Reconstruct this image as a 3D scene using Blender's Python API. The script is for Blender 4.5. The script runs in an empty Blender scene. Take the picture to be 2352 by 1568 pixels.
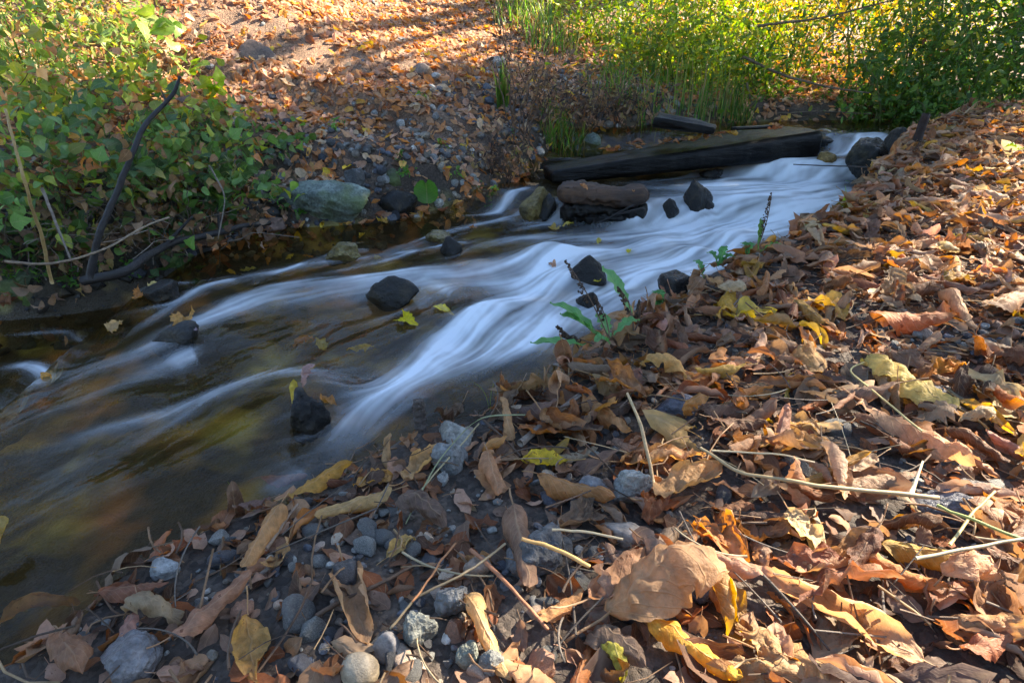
import bpy, bmesh, math, random
import numpy as np
from mathutils import Vector, Matrix
random.seed(7)
rng = np.random.default_rng(7)
SC = bpy.context.scene
COL = SC.collection
R = math.radians
# ------------------------------------------------------------------ camera
LENS = 20.0
CAM = np.array([0.0, 0.0, 0.75])
PITCH = R(26)
cd = bpy.data.cameras.new('camera'); cam = bpy.data.objects.new('camera', cd); COL.objects.link(cam)
cam.location = CAM; cam.rotation_euler = (R(90) - PITCH, 0, 0)
cd.lens = LENS; cd.sensor_width = 36; cd.clip_start = 0.02; cd.clip_end = 500
SC.camera = cam
FPX = 2352 * LENS / 36.0
CF = np.array([0, math.cos(PITCH), -math.sin(PITCH)]); CU = np.array([0, math.sin(PITCH), math.cos(PITCH)])

def ray(U, V):
    return np.array([(U - 1176) / FPX, 0, 0]) + CU * ((784 - V) / FPX) + CF
def at(U, V, z):
    """world point where the sight line of a photo point meets height z"""
    d = ray(U, V); return CAM + d * ((z - CAM[2]) / d[2])
def proj(P):
    P = np.atleast_2d(P) - CAM
    dep = P @ CF; dep = np.where(np.abs(dep) < 1e-3, 1e-3, dep)
    return 1176 + FPX * P[:, 0] / dep, 784 - FPX * (P @ CU) / dep, dep
# ------------------------------------------------------------------ noise
_T2 = np.random.default_rng(1).random((256, 256)).astype(np.float64)
_T3 = np.random.default_rng(2).random((32, 32, 32)).astype(np.float64)
def vn2(x, y):
    xi = np.floor(x).astype(int); yi = np.floor(y).astype(int)
    fx = x - xi; fy = y - yi; fx = fx * fx * (3 - 2 * fx); fy = fy * fy * (3 - 2 * fy)
    a = _T2[xi & 255, yi & 255]; b = _T2[(xi + 1) & 255, yi & 255]
    c = _T2[xi & 255, (yi + 1) & 255]; d = _T2[(xi + 1) & 255, (yi + 1) & 255]
    return (a + (b - a) * fx) * (1 - fy) + (c + (d - c) * fx) * fy
def fbm2(x, y, o=4, seed=0):
    r = 0; s = .5; x = np.asarray(x, float) + seed * 17.3; y = np.asarray(y, float) - seed * 9.7
    for i in range(o):
        r = r + s * (vn2(x, y) - .5) * 2; x = x * 2.03 + 5.1; y = y * 2.03 - 3.3; s *= .5
    return r
def vn3(p):
    i = np.floor(p).astype(int); f = p - i; f = f * f * (3 - 2 * f)
    r = 0
    for dx in (0, 1):
        for dy in (0, 1):
            for dz in (0, 1):
                w = (f[:, 0] if dx else 1 - f[:, 0]) * (f[:, 1] if dy else 1 - f[:, 1]) * (f[:, 2] if dz else 1 - f[:, 2])
                r = r + w * _T3[(i[:, 0] + dx) & 31, (i[:, 1] + dy) & 31, (i[:, 2] + dz) & 31]
    return r * 2 - 1
def fbm3(p, o=4):
    r = 0; s = .5
    for k in range(o):
        r = r + s * vn3(p); p = p * 2.07 + 3.1; s *= .5
    return r
def sst(a, b, x):
    t = np.clip((x - a) / (b - a), 0, 1); return t * t * (3 - 2 * t)
# ------------------------------------------------------------------ shape of the place
def pl(pts, z): return [tuple(at(u, v, z)[:2]) for u, v in pts]
RE = [(-2.2, -1.2, .22), (-1.2, -.35, .22)] + [tuple(at(u, v, z)) for u, v, z in
      [(0, 1470, .23), (180, 1370, .23), (380, 1215, .23), (560, 1150, .23), (660, 1110, .24), (800, 1055, .24), (960, 970, .24), (1120, 930, .24), (1280, 850, .245),
       (1390, 770, .25), (1480, 710, .255), (1620, 625, .265), (1760, 560, .28), (1880, 495, .30), (1960, 440, .31), (2010, 390, .33), (2060, 345, .36), (2085, 305, .39)]] + [(3.2, 4.3, .46), (4.6, 5.0, .5), (9, 6.5, .6), (30, 9, .8)]
LE = [(-30, -1), (-6, 1.2), (-3, 1.75)] + [tuple(at(u, v, z)[:2]) for u, v, z in
      [(0, 715, -.1), (200, 690, -.1), (330, 640, -.04), (420, 600, 0), (560, 566, 0), (660, 540, 0), (870, 525, 0), (1000, 500, .01), (1080, 485, .03), (1150, 455, .06), (1225, 405, .13), (1320, 345, .2), (1500, 302, .31), (1700, 286, .33), (1850, 283, .33)]] + [(3.6, 5.1), (5, 6.0), (9, 7.6), (30, 11)]
def sdist(X, Y, poly, extra=None):
    """signed distance to a polyline (positive on its left-hand side when walked in order) and a value carried along it"""
    best = np.full(X.shape, 1e9); sg = np.ones(X.shape); val = np.zeros(X.shape)
    for k in range(len(poly) - 1):
        ax, ay = poly[k][:2]; bx, by = poly[k + 1][:2]; dx, dy = bx - ax, by - ay
        t = np.clip(((X - ax) * dx + (Y - ay) * dy) / (dx * dx + dy * dy), 0, 1)
        qx, qy = ax + t * dx, ay + t * dy; d = np.hypot(X - qx, Y - qy)
        c = dx * (Y - ay) - dy * (X - ax); m = d < best - 1e-9
        best = np.where(m, d, best); sg = np.where(m, np.where(c >= 0, 1, -1), sg)
        if extra is not None: val = np.where(m, extra[k] * (1 - t) + extra[k + 1] * t, val)
    return best * sg, val
def yline(pts, X):
    p = sorted(pts); return np.interp(X, [a for a, b in p], [b for a, b in p])
S2 = [(-3, 3.2), (-.6, 3.12)] + pl([(1150, 470), (1300, 500), (1450, 505), (1640, 488), (1800, 500)], .05) + [(2.5, 2.5)]
S3 = [(-3, 3.7), (.2, 3.6)] + pl([(1660, 392), (1800, 402), (1945, 405)], .15) + [(2.6, 3.2)]
S4 = [(.5, 3.95)] + pl([(1870, 335), (1960, 345), (2040, 350)], .26) + [(3, 3.5)]
LIP = [(-1.10, -.5), (-1.17, .6), tuple(at(0, 940, 0)[:2]), tuple(at(110, 850, 0)[:2]), tuple(at(215, 760, 0)[:2]), tuple(at(310, 680, 0)[:2]), tuple(at(400, 620, 0)[:2])]
BUMP = [  # photo u, v, height above level, length along flow, width
 (1255, 590, .060, .16, .11), (1340, 640, .035, .14, .10), (1120, 720, .035, .15, .09), (1060, 770, -.03, .10, .10),
 (1000, 620, .02, .25, .10), (820, 590, -.012, .2, .08), (420, 780, .02, .12, .14), (420, 850, -.035, .10, .14), (300, 900, .012, .3, .1),
 (700, 900, .025, .12, .12), (760, 980, -.02, .12, .08), (600, 1000, .012, .3, .12), (300, 1150, .015, .3, .14), (880, 700, -.015, .15, .1),
 (1500, 560, .03, .14, .10), (1600, 590, .035, .12, .10), (1690, 520, .035, .14, .12), (1520, 640, .02, .1, .1), (1750, 470, .02, .2, .12),
 (1200, 660, -.02, .1, .1), (1420, 560, -.02, .12, .08), (1640, 540, -.02, .1, .08), (1180, 470, .012, .1, .08), (1800, 440, -.01, .2, .1), (1420,690,.025,.1,.09)]
def zbase(X, Y):
    z = .11 * sst(-.10, .06, Y - yline(S2, X)) * (1 - .0 * X)
    right = sst(1.15, 1.6, X + .0 * Y)                      # the rapids beside the dam climb gently
    zr = .11 * sst(-.75, .35, Y - yline(S2, X))
    z = z * (1 - right) + zr * right
    z = z + .10 * sst(-.09, .06, Y - yline(S3, X)) + .115 * sst(-.16, .28, Y - yline(S4, X))
    return z
def zwater(X, Y):
    z = zbase(X, Y)
    d, _ = sdist(X, Y, LIP)
    z = z - .15 * sst(-.02, .16, d) 
    z = z + .02 * sst(.8, 2.2, Y) * (X > -1.3)
    for u, v, a, L, W in BUMP:
        p = at(u, v, .02 + (.06 if v < 560 else 0)); dx = X - p[0]; dy = Y - p[1]
        s = (dx * .80 + dy * .6); t = (-dx * .6 + dy * .80)
        z = z + a * np.exp(-(s / L) ** 2 - (t / W) ** 2)
    return z
def H(X, Y):
    X = np.asarray(X, float); Y = np.asarray(Y, float)
    dr, ze = sdist(X, Y, RE, [p[2] for p in RE]); dr = -dr
    dl, _ = sdist(X, Y, LE)
    zw = zwater(X, Y)
    n1 = fbm2(X * 1.3, Y * 1.3, 4, 1); n2 = fbm2(X * 6, Y * 6, 4, 2); n3 = fbm2(X * 28, Y * 28, 3, 3)
    bed = zw - .10 - .03 * n2 - .008 * n3
    edge_n = .035 * fbm2(X * 5, Y * 5, 3, 5)
    drn = dr + edge_n
    zr = ze + .025 * np.minimum(np.maximum(dr, 0), 2) + .12 * np.maximum(dr - 1.4, 0) ** 1.1 + .03 * n1 * sst(.1, .8, dr) + .012 * n2 + .005 * n3
    kr = sst(-.13, .03, drn)
    zl_slope = np.where(dl < 7, .36 * dl, 2.52 + .05 * (dl - 7))
    back = sst(.6, 2.4, X - .15 * (Y - 4))
    zl_slope = zl_slope * (1 - back) + .16 * np.maximum(dl, 0) * back
    cut = .10 + .16 * sst(-1.1, -1.7, X)
    zl = np.minimum(zbase(X, Y), .33) - .12 * sst(-.9, -1.8, X) + cut * sst(0, .22 + .15 * sst(-1.1, -1.7, X), dl + edge_n) + np.maximum(zl_slope, 0) + .07 * n1 * sst(.2, 1.2, dl) + .022 * n2 + .006 * n3
    kl = sst(-.05, .06, dl + edge_n)
    z = bed * (1 - kr) + np.maximum(zr, bed) * kr
    z = z * (1 - kl) + zl * kl
    return z
def H1(x, y): return float(H(np.array([x]), np.array([y]))[0])
def HN(X, Y):
    e = .03; hx = (H(X + e, Y) - H(X - e, Y)) / (2 * e); hy = (H(X, Y + e) - H(X, Y - e)) / (2 * e)
    n = np.stack([-hx, -hy, np.ones_like(hx)], -1); return n / np.linalg.norm(n, axis=-1, keepdims=True)
_ts = np.concatenate([np.arange(.3, 3, .01), np.arange(3, 12, .03)])
def hit(U, V, surf=None):
    """where the sight line of a photo point meets the ground (or the water, surf=zwater)"""
    d = ray(U, V); P = CAM + d * _ts[:, None]; h = (surf or H)(P[:, 0], P[:, 1])
    k = np.argmax(P[:, 2] < h)
    if P[k, 2] >= h[k]: k = len(_ts) - 1
    return np.array([P[k, 0], P[k, 1], h[k]]), _ts[k]
def hw(U, V): return hit(U, V, zwater)[0]
# ------------------------------------------------------------------ meshes
STONY = {'grey_stone', 'dark_flint', 'smooth_pebble', 'wet_rock', 'ochre_wet_rock', 'mossy_boulder', 'rusty_iron'}
def mk(name, V, F, mat, parent=None, uv=None, col=None, attrs=None, smooth=True, link=True):
    V = np.ascontiguousarray(V, np.float32); F = np.ascontiguousarray(F, np.int32); n = F.shape[1]
    me = bpy.data.meshes.new(name); me.vertices.add(len(V)); me.vertices.foreach_set('co', V.ravel())
    me.loops.add(F.size); me.loops.foreach_set('vertex_index', F.ravel())
    me.polygons.add(len(F)); me.polygons.foreach_set('loop_start', np.arange(0, F.size, n, dtype=np.int32))
    me.polygons.foreach_set('use_smooth', np.full(len(F), smooth))
    me.update(calc_edges=True)
    if uv is not None:
        l = me.uv_layers.new(name='uv'); l.data.foreach_set('uv', np.ascontiguousarray(uv, np.float32)[F.ravel()].ravel())
    if col is None and F.shape[1] == 3: col = np.ones((len(V), 3))
    if col is None and mat is not None and mat.name in STONY: col = np.ones((len(V), 3))
    if col is not None:
        c = me.color_attributes.new('Col', 'FLOAT_COLOR', 'POINT')
        c.data.foreach_set('color', np.concatenate([np.asarray(col, np.float32), np.ones((len(V), 1), np.float32)], 1).ravel())
    for k, a in (attrs or {}).items():
        t = me.attributes.new(k, 'FLOAT', 'POINT'); t.data.foreach_set('value', np.asarray(a, np.float32))
    me.validate()
    if mat: me.materials.append(mat)
    o = bpy.data.objects.new(name, me)
    if link: COL.objects.link(o)
    if parent: o.parent = parent
    return o
def tag(o, label=None, cat=None, group=None, kind=None):
    if label: o['label'] = label
    if cat: o['category'] = cat
    if group: o['group'] = group
    if kind: o['kind'] = kind
    return o
def empty(name, loc):
    o = bpy.data.objects.new(name, None); o.empty_display_size = .05; COL.objects.link(o); o.location = tuple(loc); return o
def grid_faces(nu, nv):
    i = np.arange(nv - 1)[:, None] * nu + np.arange(nu - 1)[None, :]
    return np.stack([i, i + 1, i + 1 + nu, i + nu], -1).reshape(-1, 4)
def tube(P, r, k=6, wob=0.0):
    P = np.asarray(P, float); n = len(P); r = np.broadcast_to(np.asarray(r, float), (n,))
    T = np.gradient(P, axis=0); T /= np.linalg.norm(T, axis=1, keepdims=True) + 1e-9
    up = np.array([.13, .21, .97]); A = np.cross(T, up); A /= np.linalg.norm(A, axis=1, keepdims=True) + 1e-9; Bn = np.cross(T, A)
    th = np.arange(k) * 2 * math.pi / k
    V = P[:, None] + r[:, None, None] * (np.cos(th)[None, :, None] * A[:, None] + np.sin(th)[None, :, None] * Bn[:, None])
    V = V.reshape(-1, 3)
    if wob: V = V + wob * np.stack([fbm3(V * 22 + q) for q in (0, 9, 18)], -1)
    i = np.arange(n - 1)[:, None] * k + np.arange(k)[None]; j = np.arange(n - 1)[:, None] * k + (np.arange(k)[None] + 1) % k
    F = np.stack([i, j, j + k, i + k], -1).reshape(-1, 4)
    # end caps as fans of degenerate-free quads
    cap = []
    for b in (0, (n - 1) * k):
        for q in range(1, k - 2, 2): cap.append((b, b + q, b + q + 1, b + q + 2))
    return V, np.concatenate([F, np.array(cap, int).reshape(-1, 4)])
class Batch:
    def __init__(s): s.V = []; s.F = []; s.U = []; s.C = []; s.n = 0
    def add(s, V, F, U=None, C=None):
        s.V.append(V); s.F.append(np.asarray(F) + s.n); s.U.append(U if U is not None else np.zeros((len(V), 2)))
        s.C.append(np.broadcast_to(C if C is not None else np.ones(3), (len(V), 3))); s.n += len(V)
    def inst(s, proto, Rm, sc, T, cols):
        """many copies of one leaf shape at once"""
        V0, F0, U0 = proto; m = len(T)
        if not m: return
        V = np.einsum('mij,nj->mni', Rm, V0) * sc[:, None, None] + T[:, None]
        F = (F0[None] + (np.arange(m) * len(V0))[:, None, None]).reshape(-1, F0.shape[1])
        s.add(V.reshape(-1, 3), F, np.tile(U0, (m, 1)), np.repeat(cols, len(V0), 0))
    def build(s, name, mat, parent=None, smooth=True, origin=None):
        V = np.concatenate(s.V)
        if origin is not None: V = V - np.asarray(origin)
        return mk(name, V, np.concatenate(s.F), mat, parent, np.concatenate(s.U), np.concatenate(s.C), smooth=smooth)
def rots(nrm, yaw, tx, ty):
    """rotation matrices: local z to nrm, then yaw, tilted by tx, ty"""
    m = len(yaw); z = nrm / np.linalg.norm(nrm, axis=1, keepdims=True)
    x = np.cross(np.array([0, 1., 0]), z); x /= np.linalg.norm(x, axis=1, keepdims=True) + 1e-9; y = np.cross(z, x)
    Bm = np.stack([x, y, z], -1)
    c, s = np.cos(yaw), np.sin(yaw); o, e = np.zeros(m), np.ones(m)
    Rz = np.stack([c, -s, o, s, c, o, o, o, e], -1).reshape(m, 3, 3)
    c, s = np.cos(tx), np.sin(tx); Rx = np.stack([e, o, o, o, c, -s, o, s, c], -1).reshape(m, 3, 3)
    c, s = np.cos(ty), np.sin(ty); Ry = np.stack([c, o, s, o, e, o, -s, o, c], -1).reshape(m, 3, 3)
    return Bm @ Rz @ Rx @ Ry
# ------------------------------------------------------------------ leaf shapes
def leaf_shape(g, nu=9, nv=20, form='ovate', roll=1.0, bend=.5, twist=.3, crinkle=.02, wd=.24, serr=.0, stalk=True, lob=5):
    s = np.linspace(-1, 1, nu)[None, :] * np.ones((nv, 1)); l = np.linspace(0, 1, nv)[:, None] * np.ones((1, nu))
    if form == 'ovate':
        w = wd * np.sin(math.pi * np.clip(l, .0, 1) ** g.uniform(.72, 1.0)) ** .72 * (1 + serr * np.sin(l * 60) + .10 * (vn2(l * 7 + g.uniform(0, 50), s * 0 + np.sign(s)) - .5) * 2)
        w = w * (1 + .26 * (vn2(l * 15 + g.uniform(0, 90), np.sign(s) * 3.7 + 9) - .5) * (nu > 6)); x = s * w; y = l.copy()
    else:
        th = s * 2.35; cs = np.cos(th * lob / 2.0 * .92)
        rr = (.34 + .30 * np.clip(cs, -.2, 1) ** 2 * (cs > 0) + .05 * np.sin(th * 19 + g.uniform(0, 6))) * (1.15 - .22 * np.abs(s)); rr = rr / rr.max() * .78
        x = l * rr * np.sin(th); y = .22 + l * rr * np.cos(th); wd = .45
    kL = roll * g.uniform(.6, 1.2); kR = roll * g.uniform(.6, 1.2)
    k = np.where(s < 0, kL, kR) * (.7 + .7 * y) / wd
    k = np.where(np.abs(k) < 1e-3, 1e-3, k); ax = np.abs(x)
    ang = k * ax; grow = 1 + .12 * np.abs(ang)
    X = np.sign(x) * np.sin(ang) / k * grow; Z = (1 - np.cos(ang)) / k * grow
    q = g.uniform(0, 40, 4)
    Z = Z + crinkle * (1.6 * fbm2(x * 9 + q[0], y * 9 + q[1], 3) + np.abs(s) ** 2 * np.sin(y * g.uniform(9, 20) + q[2] + s) * g.uniform(.3, 1.3))
    Z = Z + (.006 * np.cos(2 * math.pi * (y * 8 - np.abs(x) / wd * 1.6)) * np.minimum(1, np.abs(s) * 3) if nu > 6 else 0)
    Z = Z + crinkle * .8 * fbm2(x * 24 + q[1], y * 20 + q[2], 2) * (nu > 8)
    X = X + crinkle * .8 * fbm2(x * 8 + q[3], y * 8, 2)
    tw = twist * (y - .4); X, Z = X * np.cos(tw) - Z * np.sin(tw), X * np.sin(tw) + Z * np.cos(tw)
    th = bend * (y - .45) + .35 * bend * np.sin(y * 5 + q[0]); yy = np.linspace(-.4, 1.1, 80); tt = bend * (yy - .45) + .35 * bend * np.sin(yy * 5 + q[0])
    cy = np.concatenate([[0], np.cumsum(np.cos(tt[:-1]) * np.diff(yy))]); cz = np.concatenate([[0], np.cumsum(np.sin(tt[:-1]) * np.diff(yy))])
    YY = np.interp(y, yy, cy) - np.sin(th) * Z; ZZ = np.interp(y, yy, cz) + np.cos(th) * Z
    V = np.stack([X, YY, ZZ], -1).reshape(-1, 3); F = grid_faces(nu, nv); U = np.stack([s * .5 + .5, l], -1).reshape(-1, 2)
    y0 = 0.0 if form == 'ovate' else .22
    sl = g.uniform(.15, .4); ys = np.linspace(y0 + .02, y0 - sl, 6)
    P = np.stack([.05 * np.sin(ys * 9 + q[0]) * (ys - y0), np.interp(ys, yy, cy) , np.interp(ys, yy, cz) + .25 * np.abs(ys - y0) ** 1.5], -1)
    c = V.mean(0); zmin = np.percentile(V[:, 2], 4); off = np.array([c[0], c[1], zmin])
    sv, sf = tube(P, np.linspace(.008, .011, 6), 4)
    return (V - off, F, U), (sv - off, sf, np.tile([.5, .0], (len(sv), 1)))
def joined(a, b): return (np.concatenate([a[0], b[0]]), np.concatenate([a[1], b[1] + len(a[0])]), np.concatenate([a[2], b[2]]))
gl = np.random.default_rng(11)
NEAR = []   # (blade, stalk, form words)
NEAR.append(leaf_shape(np.random.default_rng(77), 21, 34, 'ovate', roll=-2.3, bend=-1.5, twist=.7, crinkle=.05, wd=.26) + ('hooded',))
for i in range(44):
    f = i % 11
    if f < 5: NEAR.append(leaf_shape(gl, 15, 30, 'ovate', roll=gl.uniform(2.4, 3.8) * (-1 if i % 3 else 1), bend=gl.uniform(-.9, .7), twist=gl.uniform(-1.4, 1.4), crinkle=.03, wd=gl.uniform(.17, .27)) + ('tightly rolled',))
    elif f < 8 and f != 7: NEAR.append(leaf_shape(gl, 13, 30, 'ovate', roll=gl.uniform(1.2, 2.3) * (1 if i % 2 else -1), bend=gl.uniform(-1.1, 1.4), twist=gl.uniform(-1.6, 1.6), crinkle=.05, wd=gl.uniform(.14, .21)) + ('half curled',))
    elif f == 7: NEAR.append(leaf_shape(gl, 15, 28, 'ovate', roll=gl.uniform(-2.2, -1.2), bend=gl.uniform(-1.9, -.4), twist=gl.uniform(-.9, .9), crinkle=.055, wd=gl.uniform(.17, .25)) + ('arched',))
    elif f < 9: NEAR.append(leaf_shape(gl, 13, 24, 'ovate', roll=gl.uniform(.6, 1.2), bend=gl.uniform(-.9, 1.1), twist=gl.uniform(-.9, .9), crinkle=.07, wd=gl.uniform(.18, .25)) + ('wavy open',))
    elif f < 10: NEAR.append(leaf_shape(gl, 25, 15, 'lobed', roll=gl.uniform(.8, 1.8), bend=gl.uniform(-1.0, 1.5), twist=gl.uniform(-.9, .9), crinkle=.07) + ('lobed',))
    else: NEAR.append(leaf_shape(gl, 21, 17, 'lobed', roll=gl.uniform(1.5, 2.6), bend=gl.uniform(-1.2, 1.4), twist=gl.uniform(-.9, .9), crinkle=.08) + ('crumpled',))
FAR = []
for i in range(26):
    if i % 5 == 4: a, b = leaf_shape(gl, 11, 6, 'lobed', roll=gl.uniform(.6, 2.4), bend=gl.uniform(-1, 1.4), twist=gl.uniform(-.9, .9), crinkle=.07)
    else: a, b = leaf_shape(gl, 6, 9, 'ovate', roll=gl.uniform(-1.5, 3.0), bend=gl.uniform(-.9, 1.3), twist=gl.uniform(-1.2, 1.2), crinkle=.05, wd=gl.uniform(.19, .30))
    FAR.append(joined(a, b) if i % 3 == 0 else a)
def fresh_shape(g, lob):
    nu, nv = 9, 19; s = np.linspace(-1, 1, nu)[None, :] * np.ones((nv, 1)); l = np.linspace(0, 1, nv)[:, None] * np.ones((1, nu))
    w = .36 * np.sin(math.pi * l ** .72) ** .9 * (1 - .35 * l) * (1 + .13 * (np.arange(nv)[:, None] % 2)) + (lob * .16 * np.exp(-((l - .42) / .09) ** 2))
    x = s * w; y = l - .10 * lob * np.abs(s) * np.exp(-((l - .3) / .2) ** 2); z = .30 * np.abs(x) * g.uniform(.2, 1.6) - g.uniform(.2, .7) * (l - .3) ** 2 + .012 * np.cos(2 * math.pi * (l * 6 - np.abs(s) * 1.4)) + .02 * fbm2(x * 6 + g.uniform(0, 9), y * 6, 2)
    V = np.stack([x, y - .4, z], -1).reshape(-1, 3); return V, grid_faces(nu, nv), np.stack([s * .5 + .5, l], -1).reshape(-1, 2)
FRESH = [fresh_shape(gl, q) for q in (0, 1, .6, 0, 1, .3)]
SMALL = [leaf_shape(gl, 3, 5, 'ovate', roll=gl.uniform(-.3, .5), bend=gl.uniform(-1.0, .2), twist=0, crinkle=.02, wd=w)[0] for w in (.11, .17, .24, .13)]
for q in SMALL: q[0][:, 2] -= 0
# ------------------------------------------------------------------ materials
def nt(m):
    m.use_nodes = True; t = m.node_tree; t.nodes.clear(); return t
class N:
    def __init__(s, t): s.t = t
    def __call__(s, kind, ins=None, **kw):
        n = s.t.nodes.new('ShaderNode' + kind)
        for k, v in kw.items(): setattr(n, k, v)
        for k, v in (ins or {}).items():
            i = n.inputs[k]
            if isinstance(v, bpy.types.NodeSocket): s.t.links.new(v, i)
            else: i.default_value = v
        return n
def ramp(n, fac, stops):
    r = n('ValToRGB', {'Fac': fac}); e = r.color_ramp.elements
    while len(e) < len(stops): e.new(.5)
    for a, (p, c) in zip(e, stops): a.position = p; a.color = (*c, 1) if len(c) == 3 else c
    return r.outputs['Color']
def mixc(n, f, a, b, mode='MIX'):
    m = n('Mix', data_type='RGBA', blend_type=mode)
    for i, v in ((0, f), (6, a), (7, b)):
        if isinstance(v, bpy.types.NodeSocket): n.t.links.new(v, m.inputs[i])
        else: m.inputs[i].default_value = v if i == 0 else (*v, 1)
    return m.outputs[2]
def mth(n, op, a, b=None, c=None, clamp=False):
    m = n('Math', operation=op, use_clamp=clamp)
    for i, v in enumerate((a, b, c)):
        if v is None: continue
        if isinstance(v, bpy.types.NodeSocket): n.t.links.new(v, m.inputs[i])
        else: m.inputs[i].default_value = v
    return m.outputs[0]
def leafmat(name, transl=.35, msc=38.0, bd=.003, vein=.35, rough=.55, mott=.45, back=.25, spec=.35):
    m = bpy.data.materials.new(name); t = nt(m); n = N(t)
    at_ = n('Attribute', attribute_name='Col'); oi = n('ObjectInfo')
    base = mixc(n, 1.0, at_.outputs['Color'], oi.outputs['Color'], 'MULTIPLY')
    uv = n('UVMap', uv_map='uv'); sp = n('SeparateXYZ', {'Vector': uv.outputs['UV']})
    s = mth(n, 'ABSOLUTE', mth(n, 'SUBTRACT', sp.outputs['X'], .5))
    mid = mth(n, 'SUBTRACT', 1, mth(n, 'MULTIPLY', s, 28), clamp=True)
    ph = mth(n, 'SUBTRACT', mth(n, 'MULTIPLY', sp.outputs['Y'], 9), mth(n, 'MULTIPLY', s, 5))
    fr = mth(n, 'ABSOLUTE', mth(n, 'SUBTRACT', mth(n, 'FRACT', ph), .5))
    side = mth(n, 'SUBTRACT', 1, mth(n, 'MULTIPLY', fr, 11), clamp=True)
    vv = mth(n, 'MAXIMUM', mid, mth(n, 'MULTIPLY', side, .55))
    tc = n('TexCoord'); off = mth(n, 'MULTIPLY', oi.outputs['Random'], 37)
    no = n('TexNoise', {'Vector': tc.outputs['Object'], 'W': off, 'Scale': msc, 'Detail': 5.0, 'Roughness': .65}, noise_dimensions='4D')
    no2 = n('TexNoise', {'Vector': tc.outputs['Object'], 'W': off, 'Scale': msc * 4.5, 'Detail': 3.0}, noise_dimensions='4D')
    f = mth(n, 'MULTIPLY_ADD', no.outputs['Fac'], 2.4, -.30)
    f = mth(n, 'MULTIPLY_ADD', mth(n, 'SUBTRACT', no2.outputs['Fac'], .5), .5, f)
    dark = mixc(n, mott, base, mixc(n, 1.0, base, f, 'MULTIPLY'))
    spots = mth(n, 'MULTIPLY', mth(n, 'GREATER_THAN', no.outputs['Fac'], .66), mott)
    dark = mixc(n, spots, dark, mixc(n, 1.0, base, (.30, .19, .14), 'MULTIPLY'))
    veined = mixc(n, mth(n, 'MULTIPLY', vv, vein), dark, mixc(n, .5, base, (.62, .45, .28)))
    geo = n('NewGeometry')
    colr = mixc(n, mth(n, 'MULTIPLY', geo.outputs['Backfacing'], back), veined, (.55, .40, .27))
    bp = n('Bump', {'Height': mth(n, 'MULTIPLY_ADD', vv, .6, no.outputs['Fac']), 'Strength': .42, 'Distance': bd})
    pb = n('BsdfPrincipled', {'Base Color': colr, 'Roughness': rough, 'Normal': bp.outputs['Normal'], 'Specular IOR Level': spec})
    tcol = mixc(n, .75, colr, mixc(n, 1.0, colr, base, 'MULTIPLY'))
    hs = n('HueSaturation', {'Color': veined, 'Saturation': 1.18, 'Value': 1.25})
    tr = n('BsdfTranslucent', {'Color': hs.outputs['Color']})
    mx = n('MixShader', {0: transl, 1: pb.outputs[0], 2: tr.outputs[0]})
    n('OutputMaterial', {'Surface': mx.outputs[0]})
    return m
M = {}
M['dead'] = leafmat('dead_leaf', .42, 7.0, .02, .6, .6, .75, .3)
M['litter'] = leafmat('litter_leaf', .38, 80.0, .003, .45, .65, .65, .25)
M['green'] = leafmat('green_leaf', .45, 60.0, .003, .5, .42, .4, .12, .4)
M['bushleaf'] = leafmat('bush_leaf', .52, 38.0, .003, .1, .4, .25, .05, .45)
M['blade'] = leafmat('grass_blade', .45, 38.0, .003, .1, .45, .25, .05, .4)
def stonemat(name, c1, c2, c3, rough=.8, scale=14, bump=.5, wet=0, moss=0):
    m = bpy.data.materials.new(name); t = nt(m); n = N(t)
    tc = n('TexCoord'); oi = n('ObjectInfo'); off = mth(n, 'MULTIPLY', oi.outputs['Random'], 51)
    a = n('TexNoise', {'Vector': tc.outputs['Object'], 'W': off, 'Scale': float(scale), 'Detail': 8.0, 'Roughness': .65}, noise_dimensions='4D')
    b = n('TexNoise', {'Vector': tc.outputs['Object'], 'W': off, 'Scale': scale * 9.0, 'Detail': 4.0, 'Roughness': .7}, noise_dimensions='4D')
    v = n('TexVoronoi', {'Vector': tc.outputs['Object'], 'Scale': scale * 5.0})
    c = ramp(n, a.outputs['Fac'], [(.32, c1), (.52, c2), (.72, c3)])
    c = mixc(n, 1.0, c, ramp(n, b.outputs['Fac'], [(.3, (.42, .42, .42)), (.68, (1.5, 1.5, 1.5))]), 'MULTIPLY')
    at_ = n('Attribute', attribute_name='Col')
    c = mixc(n, 1.0, c, oi.outputs['Color'], 'MULTIPLY'); c = mixc(n, 1.0, c, at_.outputs['Color'], 'MULTIPLY')
    if moss:
        g = n('NewGeometry'); sx = n('SeparateXYZ', {'Vector': g.outputs['Normal']})
        mn = n('TexNoise', {'Vector': tc.outputs['Object'], 'Scale': 7.0, 'Detail': 6.0})
        mf = mth(n, 'MULTIPLY', mth(n, 'MULTIPLY_ADD', mn.outputs['Fac'], 5.0, -2.35, clamp=True), moss)
        c = mixc(n, mf, c, mixc(n, b.outputs['Fac'], (.03, .05, .012), (.16, .20, .05)))
    h = mth(n, 'MULTIPLY_ADD', b.outputs['Fac'], .35, a.outputs['Fac'])
    bp = n('Bump', {'Height': h, 'Strength': min(1.0, bump * 1.5), 'Distance': .02})
    rg = mth(n, 'MULTIPLY_ADD', a.outputs['Fac'], .35 if not wet else .25, rough - .17)
    pb = n('BsdfPrincipled', {'Base Color': c, 'Roughness': rg, 'Normal': bp.outputs['Normal'], 'Specular IOR Level': .5 if not wet else .6})
    if wet: pb.inputs['Coat Weight'].default_value = .5; pb.inputs['Coat Roughness'].default_value = .04; pb.inputs['Specular IOR Level'].default_value = .10; n.t.links.new(bp.outputs['Normal'], pb.inputs['Coat Normal'])
    n('OutputMaterial', {'Surface': pb.outputs[0]}); return m
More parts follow.
